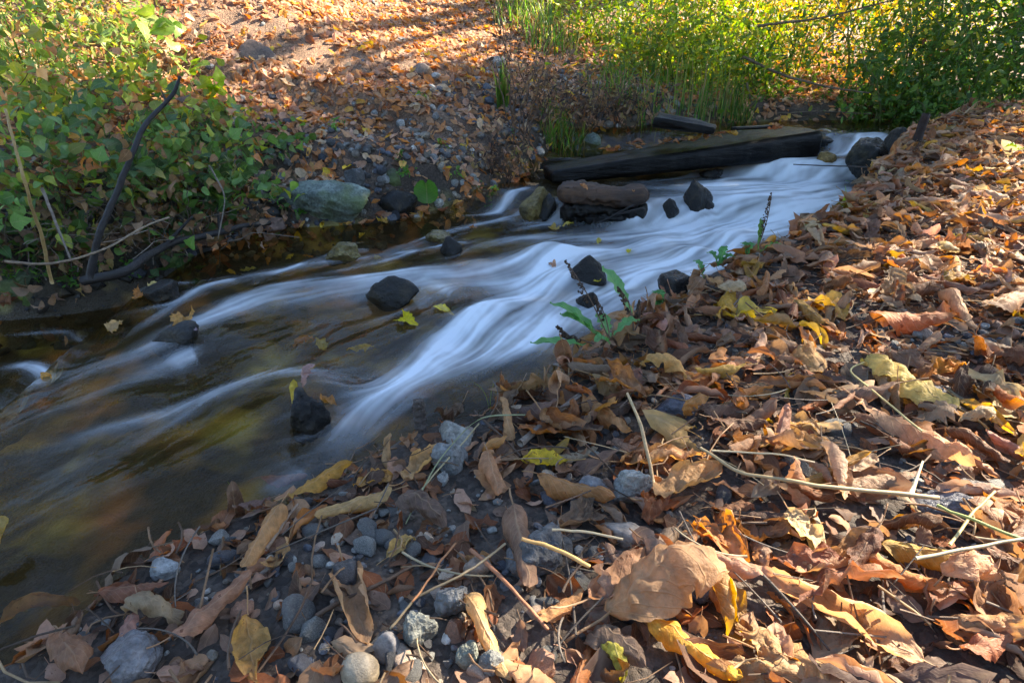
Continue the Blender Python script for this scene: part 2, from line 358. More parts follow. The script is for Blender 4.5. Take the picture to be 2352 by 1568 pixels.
M['stone'] = stonemat('grey_stone', (.09, .09, .09), (.22, .215, .20), (.42, .41, .38))
M['flint'] = stonemat('dark_flint', (.035, .035, .038), (.07, .07, .075), (.16, .16, .165), .45)
M['pebble'] = stonemat('smooth_pebble', (.12, .10, .085), (.22, .19, .16), (.34, .29, .24), .6, 9, .25)
M['wetrock'] = stonemat('wet_rock', (.002, .002, .002), (.007, .0065, .0055), (.045, .034, .018), .34, 14, 1.0, 1)
M['ochre'] = stonemat('ochre_wet_rock', (.03, .025, .012), (.13, .10, .035), (.24, .19, .08), .4, 9, .7, 1)
M['mossrock'] = stonemat('mossy_boulder', (.07, .08, .07), (.17, .19, .17), (.33, .35, .31), .75, 9, .8, 0, .8)
def woodmat(name, c1, c2, c3, rough=.7, wet=0, sc=(3, 40, 40), bump=.7):
    m = bpy.data.materials.new(name); t = nt(m); n = N(t); tc = n('TexCoord')
    mp = n('Mapping', {'Vector': tc.outputs['Object'], 'Scale': sc})
    a = n('TexNoise', {'Vector': mp.outputs[0], 'Scale': 1.0, 'Detail': 8.0, 'Roughness': .7})
    b = n('TexNoise', {'Vector': tc.outputs['Object'], 'Scale': 6.0, 'Detail': 6.0})
    f = mth(n, 'MULTIPLY_ADD', b.outputs['Fac'], .5, mth(n, 'MULTIPLY', a.outputs['Fac'], .6))
    c = ramp(n, f, [(.35, c1), (.55, c2), (.75, c3)])
    oi = n('ObjectInfo'); c = mixc(n, 1.0, c, oi.outputs['Color'], 'MULTIPLY')
    bp = n('Bump', {'Height': f, 'Strength': bump, 'Distance': .02})
    rg = mth(n, 'MULTIPLY_ADD', b.outputs['Fac'], .3, rough - .15)
    pb = n('BsdfPrincipled', {'Base Color': c, 'Roughness': rg, 'Normal': bp.outputs['Normal'], 'Specular IOR Level': .5 - .38 * wet})
    if wet: pb.inputs['Coat Weight'].default_value = .10; pb.inputs['Coat Roughness'].default_value = .06; n.t.links.new(bp.outputs['Normal'], pb.inputs['Coat Normal'])
    n('OutputMaterial', {'Surface': pb.outputs[0]}); return m
M['beam'] = woodmat('black_wet_timber', (.0015, .0015, .0015), (.004, .0035, .003), (.016, .013, .009), .34, 1)
M['bark'] = woodmat('rotten_bark', (.010, .006, .004), (.045, .023, .012), (.13, .065, .03), .7, 0, (5, 34, 34), 1.0)
M['twig'] = woodmat('grey_twig', (.07, .055, .045), (.17, .135, .105), (.30, .25, .20), .8, 0, (20, 90, 90), .5)
M['darktwig'] = woodmat('dark_branch', (.008, .007, .007), (.02, .017, .016), (.05, .042, .038), .7, 0, (12, 60, 60), .6)
M['straw'] = woodmat('dry_straw', (.30, .22, .12), (.48, .38, .22), (.62, .52, .34), .5, 0, (30, 120, 120), .2)
M['stem'] = woodmat('green_stem', (.06, .07, .02), (.12, .14, .04), (.22, .2, .08), .6, 0, (20, 90, 90), .3)
M['brownstem'] = woodmat('brown_stem', (.05, .028, .016), (.12, .07, .04), (.2, .13, .08), .7, 0, (20, 90, 90), .4)
M['rust'] = stonemat('rusty_iron', (.03, .023, .019), (.085, .065, .055), (.19, .15, .13), .6, 30, 1.0)
M['trunk'] = woodmat('tree_bark', (.03, .025, .02), (.09, .07, .055), (.18, .15, .12), .85, 0, (25, 25, 5), 1.0)
# soil
m = bpy.data.materials.new('soil'); t = nt(m); n = N(t); tc = n('TexCoord'); za = n('Attribute', attribute_name='zone'); wa = n('Attribute', attribute_name='wet_shade')
a = n('TexNoise', {'Vector': tc.outputs['Object'], 'Scale': 3.5, 'Detail': 8.0, 'Roughness': .6}); b = n('TexNoise', {'Vector': tc.outputs['Object'], 'Scale': 60.0, 'Detail': 6.0, 'Roughness': .75})
v = n('TexVoronoi', {'Vector': tc.outputs['Object'], 'Scale': 130.0, 'Randomness': 1.0})
gr = ramp(n, v.outputs['Color'], [(.15, (.45, .43, .42)), (.5, (.9, .88, .85)), (.9, (1.7, 1.65, 1.6))])
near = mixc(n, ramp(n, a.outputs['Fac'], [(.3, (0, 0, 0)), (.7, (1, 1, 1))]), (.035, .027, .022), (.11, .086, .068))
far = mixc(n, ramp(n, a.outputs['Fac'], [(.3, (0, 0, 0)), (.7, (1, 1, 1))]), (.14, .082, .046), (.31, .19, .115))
bn = n('TexNoise', {'Vector': tc.outputs['Object'], 'Scale': 5.5, 'Detail': 2.0}); bn2 = n('TexNoise', {'Vector': tc.outputs['Object'], 'Scale': 2.3, 'Detail': 2.0})
bed = mixc(n, a.outputs['Fac'], (.012, .009, .005), (.05, .036, .015))
bed = mixc(n, mth(n, 'MULTIPLY', mth(n, 'MULTIPLY_ADD', bn.outputs['Fac'], 4.5, -2.2, clamp=True), wa.outputs['Fac']), bed, mixc(n, mth(n, 'MULTIPLY_ADD', bn2.outputs['Fac'], 5.0, -2.0, clamp=True), (.36, .17, .04), (.38, .36, .10)))
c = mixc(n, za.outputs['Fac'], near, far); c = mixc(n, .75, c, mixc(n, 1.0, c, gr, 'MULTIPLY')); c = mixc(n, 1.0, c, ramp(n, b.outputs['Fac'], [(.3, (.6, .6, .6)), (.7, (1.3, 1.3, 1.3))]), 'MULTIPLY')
c = mixc(n, wa.outputs['Fac'], c, bed)
bp = n('Bump', {'Height': mth(n, 'MULTIPLY_ADD', v.outputs['Distance'], -.6, b.outputs['Fac']), 'Strength': .8, 'Distance': .012})
pb = n('BsdfPrincipled', {'Base Color': c, 'Roughness': mth(n, 'MULTIPLY_ADD', wa.outputs['Fac'], -.45, .9), 'Normal': bp.outputs['Normal']})
n('OutputMaterial', {'Surface': pb.outputs[0]}); M['soil'] = m
# ------------------------------------------------------------------ ground
def axis(lo, hi, c, fine, far, n):
    k = np.linspace(-1, 1, n); s = np.sinh(k * 3.6) / np.sinh(3.6)
    x = np.where(s < 0, c + (c - lo) * s, c + (hi - c) * s); return x
def spaced(segs):
    out = [segs[0][0]]
    for a, b, st in segs: out += list(np.linspace(a, b, max(2, int((b - a) / st)))[1:])
    return np.array(out)
gx = spaced([(-60, -12, 3), (-12, -5, .3), (-5, -2.6, .05), (-2.6, -1.2, .02), (-1.2, 1.4, .011), (1.4, 3.2, .018), (3.2, 6, .06), (6, 12, .3), (12, 60, 3)])
gy = spaced([(-60, -10, 3), (-10, -2, .4), (-2, .1, .06), (.1, 1.6, .011), (1.6, 4.4, .02), (4.4, 7.5, .04), (7.5, 14, .25), (14, 60, 2.5)])
GX, GY = np.meshgrid(gx, gy); GZ = H(GX, GY)
dr_, _z = sdist(GX, GY, RE, [p[2] for p in RE]); dl_, _ = sdist(GX, GY, LE)
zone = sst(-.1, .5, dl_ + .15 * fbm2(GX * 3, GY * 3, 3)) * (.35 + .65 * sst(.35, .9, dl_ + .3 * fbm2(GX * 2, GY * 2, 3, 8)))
wet = 1 - sst(-.01, .05, GZ - zwater(GX, GY)); wet = wet * (dr_ > -.15) * (dl_ < .15); wet = np.maximum(wet, .85 * sst(.75, .35, dl_) * sst(-1.0, -1.25, GX) * (dl_ > -.2)); wet = np.maximum(wet, .6 * sst(.14, .03, dl_ + .05 * fbm2(GX * 6, GY * 6, 2)) * (dl_ > -.1))  # stream-edge wetness; the left hollow's shade is painted into the same mask
gro = mk('ground', np.stack([GX, GY, GZ], -1).reshape(-1, 3), grid_faces(len(gx), len(gy)), M['soil'], attrs={'zone': zone.ravel(), 'wet_shade': wet.ravel()})
tag(gro, kind='structure')
# ------------------------------------------------------------------ the stream: level, swells and silky foam
STROKES = [  # (photo points walked downstream, foam, width in photo px)
 ([(1330, 560), (1275, 600), (1240, 650), (1200, 690), (1130, 720), (1085, 760), (1030, 800), (960, 840), (890, 890), (830, 940), (790, 1000), (740, 1050), (650, 1110)], .95, 38),
 ([(1300, 690), (1230, 730), (1150, 780), (1060, 830), (980, 865), (880, 910), (830, 960), (800, 1010)], .75, 44),
 ([(1290, 720), (1230, 790), (1130, 820), (1040, 850)], .75, 30),
 ([(1320, 620), (1230, 650), (1130, 650), (1060, 640)], .85, 34),
 ([(1100, 700), (1060, 740), (1030, 790), (1000, 830)], .95, 30),
 ([(1090, 700), (1130, 705), (1180, 700)], .8, 22),
 ([(1560, 560), (1470, 560), (1380, 575), (1300, 570), (1230, 580), (1150, 610), (1040, 632), (950, 625), (850, 640), (740, 650), (640, 665), (540, 700), (450, 740), (370, 790), (300, 825), (200, 860), (110, 905), (40, 960), (0, 1000)], .62, 30),
 ([(980, 640), (890, 645), (800, 665), (700, 690), (600, 690), (500, 725), (430, 760), (350, 810)], .42, 42),
 ([(960, 640), (1010, 660), (1070, 690)], .75, 24),
 ([(820, 900), (770, 868), (700, 858), (620, 858), (540, 880), (460, 915), (380, 950), (300, 975), (200, 1005), (100, 1040), (0, 1080)], .60, 26),
 ([(640, 880), (560, 890), (480, 925), (400, 975), (300, 1030), (200, 1080), (80, 1130)], .28, 34),
 ([(480, 800), (420, 825), (370, 850), (300, 880), (200, 920), (90, 960), (0, 985)], .42, 24),
 ([(455, 822), (420, 835), (380, 850)], .85, 26),
 ([(760, 720), (700, 790), (640, 840)], .18, 40),
 ([(1250, 505), (1150, 505), (1080, 520), (1000, 545), (930, 570), (870, 590), (800, 600), (720, 605), (640, 625), (560, 640), (480, 650), (440, 660)], .42, 16),
 ([(700, 605), (650, 625), (610, 640)], .75, 10),
 ([(900, 585), (960, 575), (900, 600), (830, 615)], .55, 12),
 ([(960, 580), (920, 580), (860, 600)], .5, 10),
 ([(560, 645), (500, 655), (450, 672), (400, 700), (330, 750), (260, 800)], .5, 16),
 ([(1500, 545), (1400, 545), (1300, 548), (1200, 545), (1100, 560), (1020, 590)], .42, 22),
 # rapids below and beside the dam
 ([(1880, 450), (1800, 470), (1740, 500), (1680, 520), (1620, 540), (1560, 560), (1500, 590)], .85, 40),
 ([(1760, 480), (1700, 470), (1650, 450), (1600, 445)], .6, 26),
 ([(1700, 470), (1640, 505), (1580, 520), (1500, 525), (1440, 530)], .75, 26),
 ([(1830, 500), (1760, 525), (1690, 560), (1640, 590), (1600, 620), (1530, 640), (1480, 660)], .7, 38),
 ([(1560, 590), (1490, 610), (1430, 640), (1380, 680), (1330, 700), (1280, 715)], .75, 40),
 ([(1640, 570), (1570, 590), (1520, 620)], .55, 30),
 ([(1480, 620), (1430, 660), (1400, 700), (1330, 740), (1270, 760)], .6, 30),
 ([(1340, 570), (1290, 580), (1260, 610), (1270, 660)], .85, 24),
 # little falls through the dam
 ([(1210, 430), (1180, 450), (1160, 470), (1130, 495), (1050, 500)], .8, 16),
 ([(1185, 440), (1165, 460), (1150, 480)], .75, 18),
 ([(1490, 465), (1475, 490), (1465, 515), (1440, 530)], .9, 22),
 ([(1560, 465), (1560, 490), (1550, 520)], .75, 22),
 ([(1540, 470), (1520, 500), (1500, 520)], .7, 14),
 ([(1300, 508), (1230, 512), (1180, 520)], .35, 12),
 # pool below the cascade
 ([(1930, 410), (1850, 425), (1760, 425), (1680, 425), (1600, 428), (1520, 430)], .85, 26),
 ([(1940, 440), (1850, 450), (1770, 455), (1700, 460)], .85, 32),
 ([(1900, 400), (1800, 408), (1700, 405), (1620, 402)], .9, 18),
 ([(1660, 400), (1560, 410), (1480, 418), (1400, 420)], .35, 10),
 ([(1940, 425), (1800, 440), (1680, 445), (1560, 440)], .88, 85), ([(1900, 455), (1850, 475), (1760, 500), (1650, 530), (1540, 560), (1440, 580)], .78, 80), ([(1560, 530), (1450, 560), (1340, 590), (1260, 640), (1150, 700)], .36, 70), ([(1640, 600), (1540, 630), (1440, 680), (1340, 730), (1240, 790)], .3, 50), ([(1100, 620), (950, 660), (800, 690), (650, 720)], .12, 60),
 # cascade
 ([(2000, 370), (1900, 378), (1800, 375), (1720, 372)], .75, 20),
 ([(1960, 385), (1950, 400), (1940, 415)], .85, 16), ([(1900, 380), (1880, 395), (1870, 410)], .85, 18), ([(1830, 378), (1815, 395), (1805, 408)], .85, 18), ([(1760, 376), (1745, 392), (1735, 405)], .85, 18), ([(1700, 372), (1685, 388), (1675, 400)], .8, 16),
 ([(2050, 312), (2000, 325), (1950, 345), (1900, 358), (1820, 368)], .75, 16),
 ([(1900, 305), (1915, 325), (1940, 345)], .65, 12), ([(1950, 308), (1975, 325), (1990, 345)], .5, 12), ([(2040, 318), (2030, 340), (2010, 360)], .7, 14),
 ([(2030, 305), (1980, 312), (1920, 314)], .55, 8),
 # lower pool beyond the lip
 ([(170, 760), (100, 765), (0, 775)], .5, 10), ([(150, 830), (80, 838), (0, 850)], .75, 22), ([(130, 870), (60, 890), (-40, 910)], .6, 26), ([(240, 745), (150, 755), (60, 757)], .4, 8),
 ([(60, 1330), (120, 1360), (60, 1420), (0, 1460)], .18, 40), ([(700, 1080), (640, 1120), (600, 1150)], .5, 40), ([(980, 900), (900, 960), (840, 1010), (760, 1080)], .3, 22),
 ([(330, 1000), (200, 1060), (60, 1130)], .15, 40), ([(620, 1060), (450, 1110), (300, 1180)], .07, 60),
]
# water parts round the standing stones
for u, v, w_ in [(790, 598, 60), (905, 695, 85), (382, 680, 60), (712, 975, 85), (1035, 575, 42), (1005, 552, 44), (1600, 470, 70), (1626, 408, 50), (1345, 700, 45), (1236, 495, 60), (1897, 372, 34), (1548, 670, 60), (1535, 495, 40)]:
    STROKES.append(([(u + 1.1 * w_, v - .42 * w_), (u + .4 * w_, v - .42 * w_), (u - .2 * w_, v - .36 * w_), (u - .8 * w_, v - .08 * w_), (u - 1.5 * w_, v + .2 * w_)], .42, w_ * .16))
    STROKES.append(([(u + 1.0 * w_, v - .2 * w_), (u + .7 * w_, v + .1 * w_), (u + .2 * w_, v + .36 * w_), (u - .5 * w_, v + .48 * w_), (u - 1.3 * w_, v + .6 * w_)], .40, w_ * .16))
A0, A1, NA = -2.35, 1.02, 1080
B0, B1, NB = math.log(.42), math.log(7.4), 620
av = np.linspace(A0, A1, NA); bv = np.linspace(B0, B1, NB); GA, GB = np.meshgrid(av, bv); YY = np.exp(GB) - .3; XX = GA * (YY + .3) 
dens = np.zeros_like(XX); vx = np.zeros_like(XX); vy = np.zeros_like(XX); wsum = np.zeros_like(XX)
for pts, inten, wpx in STROKES:
    inten = min(.98, inten * 1.12); wpx = wpx * (1.25 if pts[0][1] < 600 and wpx > 14 and pts[0][0] > 1250 else 1.0)
    W = [hw(*p) for p in pts]; W = np.array([[p[0], p[1]] for p in W])
    if len(W) > 2:   # smooth the stroke
        tt = np.linspace(0, len(W) - 1, 4 * len(W)); W = np.stack([np.interp(tt, range(len(W)), W[:, k]) for k in (0, 1)], 1)
        for _ in range(3): W[1:-1] = .25 * W[:-2] + .5 * W[1:-1] + .25 * W[2:]
    _, _, dp = proj(np.c_[W, np.zeros(len(W))]); n = len(W) - 1
    cs = np.zeros_like(XX); sd = np.zeros_like(XX)
    dmin = np.full(XX.shape, 1e9); tv = np.zeros_like(XX); dxb = np.zeros_like(XX); dyb = np.zeros_like(XX); wb = np.ones_like(XX)
    lo = W.min(0) - .9; hi = W.max(0) + .9; bb = (XX > lo[0]) & (XX < hi[0]) & (YY > lo[1]) & (YY < hi[1])
    xs, ys = XX[bb], YY[bb]; d_ = np.full(xs.shape, 1e9); t_ = np.zeros(xs.shape); ux = np.zeros(xs.shape); uy = np.zeros(xs.shape); ww = np.ones(xs.shape)
    for k in range(n):
        ax, ay = W[k]; dx, dy = W[k + 1] - W[k]; L2 = dx * dx + dy * dy + 1e-9
        t = np.clip(((xs - ax) * dx + (ys - ay) * dy) / L2, 0, 1); d = np.hypot(xs - ax - t * dx, ys - ay - t * dy); m = d < d_
        d_ = np.where(m, d, d_); t_ = np.where(m, (k + t) / n, t_); L = math.sqrt(L2); ux = np.where(m, dx / L, ux); uy = np.where(m, dy / L, uy); ww = np.where(m, wpx * dp[k] / FPX, ww)
    taper = sst(0, .12, t_) * (1 - .85 * sst(.6, 1, t_)) if n > 8 else np.ones_like(t_)
    g = (.84 * np.exp(-(d_ / ww) ** 2) + .16 * np.exp(-(d_ / (ww * 2.4)) ** 2)) * inten * taper
    dens[bb] = 1 - (1 - dens[bb]) * (1 - np.clip(g, 0, 1))
    w = np.exp(-(d_ / (ww * 1.5)) ** 2) + .02 * np.exp(-(d_ / .35)) ; vx[bb] += w * ux; vy[bb] += w * uy
vx += -.0012; vy += -.0009
vn = np.hypot(vx, vy) + 1e-9; vx /= vn; vy /= vn
# swirl the direction a little so the threads cross and wander
ang = .38 * fbm2(XX * 5, YY * 5, 3, 4) + .25 * fbm2(XX * 14, YY * 14, 2, 6); vx, vy = vx * np.cos(ang) - vy * np.sin(ang), vx * np.sin(ang) + vy * np.cos(ang)
da = (vx - GA * vy) / (YY + .3); db = vy / (YY + .3)
IA = (da / (av[1] - av[0])).ravel(); IB = (db / (bv[1] - bv[0])).ravel()
def bil(f, i, j):
    i = np.clip(i, 0, NB - 1.001); j = np.clip(j, 0, NA - 1.001); i0 = i.astype(np.int32); j0 = j.astype(np.int32); fi = i - i0; fj = j - j0; k = i0 * NA + j0
    return (f[k] * (1 - fj) + f[k + 1] * fj) * (1 - fi) + (f[k + NA] * (1 - fj) + f[k + NA + 1] * fj) * fi
lev = np.stack([np.ones(1)])
dRw, _ = sdist(XX, YY, RE); dLw, _ = sdist(XX, YY, LE)
inside = (-dRw < .16) & (dLw < .12)
idx = np.nonzero(inside.ravel())[0]
src = {}
nr = np.random.default_rng(3)
wn = nr.random((NB, NA)); wn = (wn + np.roll(wn, 1, 0) + np.roll(wn, 1, 1) + np.roll(np.roll(wn, 1, 0), 1, 1)) / 4
src['fine'] = ((wn - .5) * 2).ravel(); src['mid'] = fbm2(XX * 55, YY * 55, 2, 7).ravel(); src['coarse'] = fbm2(XX * 17, YY * 17, 2, 9).ravel(); src['dens'] = (dens * (1 + .9 * fbm2(XX * 24, YY * 24, 3, 12))).ravel()
acc = {k: v[idx].copy() for k, v in src.items()}; cnt = 1
for sgn, ns in ((1, 30), (-1, 30)):
    pi = (idx // NA).astype(float); pj = (idx % NA).astype(float); h = .0058
    for stp in range(ns):
        k = np.clip(np.rint(pi), 0, NB - 1).astype(np.int64) * NA + np.clip(np.rint(pj), 0, NA - 1).astype(np.int64)
        pi = pi + sgn * h * IB[k]; pj = pj + sgn * h * IA[k]
        for q in acc: acc[q] += bil(src[q], pi, pj)
        cnt += 1
full = {}
for q in acc:
    a_ = acc[q] / cnt
    if q != 'dens': a_ = (a_ - a_.mean()) / (a_.std() + 1e-9)
    f_ = np.zeros(NA * NB); f_[idx] = a_; full[q] = f_.reshape(NB, NA)
D = np.clip(.5 * full['dens'] + .5 * dens, 0, 1)
foam = D * (.92 + .09 * full['fine'] + .08 * full['mid'] + .11 * full['coarse']) + .006 * np.clip(full['mid'] + .5 * full['fine'], 0, 3) * (1 - D)
pat = fbm2(XX * 2.2, YY * 2.2, 3, 21); foam += .02 * np.clip(full['coarse'] * .7 + full['fine'] * .5, 0, 3) * sst(-.1, .4, pat) * (1 - D)
foam = np.clip(foam, 0, 1) ** (2.1 - .75 * sst(-.5, .2, XX))
ZW = zwater(XX, YY) + .0012 * full['coarse'] * (1 + .5 * D) + .0004 * full['mid'] + .004 * D + .010 * fbm2(XX * 4, YY * 4, 2, 31) * sst(.35, .8, YY)
F = grid_faces(NA, NB); keep = inside.ravel()[F].all(1); F = F[keep]
used = np.unique(F); remap = np.full(NA * NB, -1); remap[used] = np.arange(len(used))
V = np.stack([XX, YY, ZW], -1).reshape(-1, 3)[used]
water = mk('stream_water', V, remap[F], None, attrs={'foam': foam.ravel()[used], 'thread': full['mid'].ravel()[used]})
tag(water, kind='structure')
m = bpy.data.materials.new('stream_water'); t = nt(m); n = N(t); fa = n('Attribute', attribute_name='foam'); th = n('Attribute', attribute_name='thread'); tc = n('TexCoord')
rp = n('TexNoise', {'Vector': tc.outputs['Object'], 'Scale': 9.0, 'Detail': 3.0})
bp = n('Bump', {'Height': rp.outputs['Fac'], 'Strength': .25, 'Distance': .02})
fr = n('Fresnel', {'IOR': 1.36, 'Normal': bp.outputs['Normal']})
tr = n('BsdfTransparent', {'Color': (.80, .67, .43, 1)})
dd = n('BsdfDiffuse', {'Color': (.035, .028, .013, 1)})
murk = n('MixShader', {0: .05, 1: tr.outputs[0], 2: dd.outputs[0]})
gl_ = n('BsdfGlossy', {'Color': (1, 1, 1, 1), 'Roughness': .10, 'Normal': bp.outputs['Normal']})
wt = n('MixShader', {0: mth(n, 'MULTIPLY', fr.outputs[0], .36), 1: murk.outputs[0], 2: gl_.outputs[0]})
fo = n('BsdfDiffuse', {'Color': (.86, .92, .97, 1)}); ft = n('BsdfTranslucent', {'Color': (.8, .85, .9, 1)}); fm = n('MixShader', {0: .2, 1: fo.outputs[0], 2: ft.outputs[0]})
ff = mth(n, 'MULTIPLY', fa.outputs['Fac'], 1.0, clamp=True)
out = n('MixShader', {0: ff, 1: wt.outputs[0], 2: fm.outputs[0]}); n('OutputMaterial', {'Surface': out.outputs[0]})
water.data.materials.append(m)
# ------------------------------------------------------------------ stones
LM = []      # landmarks for the labels: (phrase, x, y)
def ico(sub):
    b = bmesh.new(); bmesh.ops.create_icosphere(b, subdivisions=sub, radius=1); V = np.array([v.co[:] for v in b.verts]); F = np.array([[v.index for v in f.verts] for f in b.faces]); b.free(); return V, F
ICO = {k: ico(k) for k in (1, 2, 3, 4, 5)}
def rock_proto(seed, sub=3, cuts=9, rough=.10, soft=.0):
    g = np.random.default_rng(seed); D, F = ICO[sub]; r = np.ones(len(D)) * 1.15
    for _ in range(cuts):
        nv = g.normal(size=3); nv /= np.linalg.norm(nv); c = D @ nv; dd = g.uniform(.55, .92)
        rr = np.where(c > .05, dd / np.maximum(c, .05), 9); r = np.minimum(r, rr) if soft == 0 else -np.log(np.exp(-r / soft) + np.exp(-np.minimum(rr, 3) / soft)) * soft
    V = D * r[:, None]; V = V * (1 + rough * 1.3 * fbm3(V * 2.2 + seed % 97, 3)[:, None] + rough * .8 * fbm3(V * 6 + seed % 89, 4)[:, None])
    V = V / np.abs(V).max(0)
    return V, F
def stone(name, label, cat, U, Vb, wpx, hpx, mat, seed, depth=.8, surf=None, sink=.35, yaw=None, tint=(1, 1, 1), cuts=9, rough=.1, sub=4, soft=0.0, lm=None, group=None, tilt=0, up=1.0):
    p, t_ = hit(U, Vb, surf); _, _, dep = proj(p); w_ = wpx * dep[0] / FPX; h_ = hpx * dep[0] / FPX * up
    V, F = rock_proto(seed, sub, cuts, rough, soft); V = V * np.array([w_ / 2, w_ * depth / 2, h_ / 2 / (1 - sink * .9)])
    c = p + np.array([p[0], p[1], 0]) / np.linalg.norm(p[:2]) * w_ * depth * .4; zb = (surf or H)(np.array([c[0]]), np.array([c[1]]))[0]
    o = mk(name, V, F, M[mat], smooth=(mat in ('pebble', 'mossrock', 'wetrock'))); 
    o.location = (c[0], c[1], p[2] + h_ / 2 * (1 - sink * 1.2)); o.rotation_euler = (tilt, 0, 0 if yaw is None else yaw); o.color = (*tint, 1)
    tag(o, label, cat, group)
    if lm: LM.append((lm, c[0], c[1]))
    return o
W = zwater
stone('boulder', 'big grey boulder with green moss at the far water edge', 'boulder', 763, 528, 215, 100, 'mossrock', 5, .6, sink=.25, soft=.06, rough=.12, sub=5, tint=(.9, 1.0, .95), lm='the mossy boulder')
stone('boulder', 'dark squarish rock between the mossy boulder and the round green leaf', 'rock', 920, 505, 95, 62, 'wetrock', 12, .7, lm='the squarish dark rock')
stone('rock', 'speckled brown rock standing alone in the dark shallows', 'rock', 790, 605, 88, 44, 'ochre', 21, .7, W, .4, tint=(1.1, 1.1, 1.1), rough=.25, lm='the speckled brown rock')
o = stone('rock', 'shiny black wedge rock with white water sliding past it', 'rock', 908, 708, 150, 66, 'wetrock', 33, .42, W, .32, yaw=-.5, cuts=7, soft=.05, lm='the black wedge rock')
stone('rock', 'wet dark cobble with leaves stuck on its upstream side', 'rock', 382, 695, 84, 50, 'wetrock', 41, .8, W, .35, tint=(1.6, 1.6, 1.7), soft=.05, lm='the leaf-caught wet cobble')
stone('rock', 'drowned rock crowned by a brown lobed leaf', 'rock', 415, 800, 110, 46, 'wetrock', 44, .8, W, .62, soft=.08, lm='the leaf-crowned drowned rock')
stone('rock', 'black knobbly rock with a drooping pink leaf over it', 'rock', 712, 1000, 112, 98, 'wetrock', 52, .8, W, .45, soft=.06, rough=.2, lm='the knobbly black rock')
stone('rock', 'small black rock behind the swirl near the middle', 'rock', 1035, 585, 56, 36, 'wetrock', 61, .8, W, .4, soft=.05, lm='the small black midstream rock')
stone('rock', 'low brown knobbly rock with one leaf, upstream of the small black one', 'rock', 1005, 560, 66, 26, 'ochre', 62, .8, W, .4, rough=.2, soft=.05)
stone('rock', 'ochre triangular rock at the foot of the small side fall', 'rock', 1236, 506, 92, 74, 'ochre', 71, .8, W, .3, cuts=6, tint=(1, .95, .8), lm='the ochre triangular rock')
stone('rock', 'black glistening rock beside the ochre triangular one', 'rock', 1262, 507, 50, 55, 'wetrock', 73, .8, W, .3)
stone('rock', 'pointed black rock standing in the white rapids', 'rock', 1600, 482, 80, 70, 'wetrock', 81, .7, W, .25, yaw=.6, cuts=7, lm='the pointed black rock')
stone('rock', 'small dark rock at the downstream toe of the pointed black rock', 'rock', 1622, 482, 36, 22, 'wetrock', 83, .8, W, .3)
stone('rock', 'flat black rock just below the long beam', 'rock', 1626, 412, 66, 22, 'wetrock', 84, .6, W, .3, rough=.2, soft=.04)
stone('rock', 'round dark rock under the glassy tongue beside the dam log', 'rock', 1535, 505, 50, 40, 'wetrock', 85, .8, W, .5, soft=.05)
stone('rock', 'tawny rock splitting the upper cascade', 'rock', 1897, 378, 44, 26, 'ochre', 91, .9, W, .4, soft=.05, tint=(1.2, 1, .8), lm='the tawny cascade rock')
stone('rock', 'low black rock at the upstream end of the beam', 'rock', 1880, 338, 70, 22, 'wetrock', 92, .8, W, .4, soft=.05)
stone('rock', 'large black wet rock on the leafy bank beside the cascade', 'rock', 1990, 418, 110, 100, 'wetrock', 93, 1.0, W, .2, tint=(1.2, 1.3, 1.1), soft=.05, sub=5, lm='the large black bank rock')
stone('rock', 'black rock upstream of the large bank rock, below the post', 'rock', 2062, 362, 66, 64, 'wetrock', 94, .9, W, .2, soft=.04, lm='the black rock below the post')
stone('rock', 'dark rock at the bank foot with wet leaves on top', 'rock', 1548, 688, 100, 58, 'wetrock', 95, .8, W, .3, soft=.06, tint=(1.5, 1.2, 1), lm='the wet rock at bank foot')
stone('rock', 'rounded drowned rock under the highest white swell', 'rock', 1350, 655, 84, 44, 'wetrock', 96, .8, W, .72, soft=.08)
stone('rock', 'small pointed dark rock behind the dock plant', 'rock', 1345, 712, 56, 40, 'wetrock', 97, .8, W, .4)
stone('rock', 'rough lichen-grey rock leaning at the near end of the beam', 'rock', 1357, 372, 62, 62, 'mossrock', 98, .7, None, .15, rough=.2, tint=(.8, .9, .85), lm='the lichen-grey leaning rock')
stone('rock', 'low mossy rock between the sedge clump and the beam', 'rock', 1265, 378, 62, 30, 'mossrock', 99, .8, None, .3, tint=(.6, .6, .4))
stone('rock', 'dark angular rock just upslope of the mossy boulder', 'rock', 815, 440, 56, 56, 'flint', 101, .8, None, .2, tint=(1.2, 1.2, 1.1), lm='the dark angular rock')
stone('rock', 'rounded olive rock on the gravel slope beside small green sprigs', 'rock', 905, 440, 58, 36, 'mossrock', 102, .8, None, .3, soft=.05, tint=(.45, .45, .25))
stone('rock', 'reddish-brown rock lying in water at the branch tip', 'rock', 625, 545, 78, 40, 'pebble', 103, .7, None, .3, tint=(.7, .5, .45), lm='the reddish rock')
stone('rock', 'pale tooth-shaped rock half buried in the leafy slope', 'rock', 1145, 160, 60, 36, 'stone', 104, .6, None, .3, tint=(1.2, 1.1, 1))
stone('rock', 'brown humped stone in the sunlit bare soil', 'rock', 965, 175, 70, 26, 'pebble', 105, .8, None, .45, tint=(.8, .65, .55))
stone('rock', 'long brown stone ledge casting a shadow on the sunlit slope', 'rock', 605, 150, 130, 40, 'pebble', 106, .5, None, .6, tint=(.7, .55, .45))
stone('rock', 'moss-dark stone at the shaded foot of the bramble bank', 'rock', 40, 690, 120, 60, 'mossrock', 107, .8, None, .3, tint=(.3, .35, .2), soft=.05)
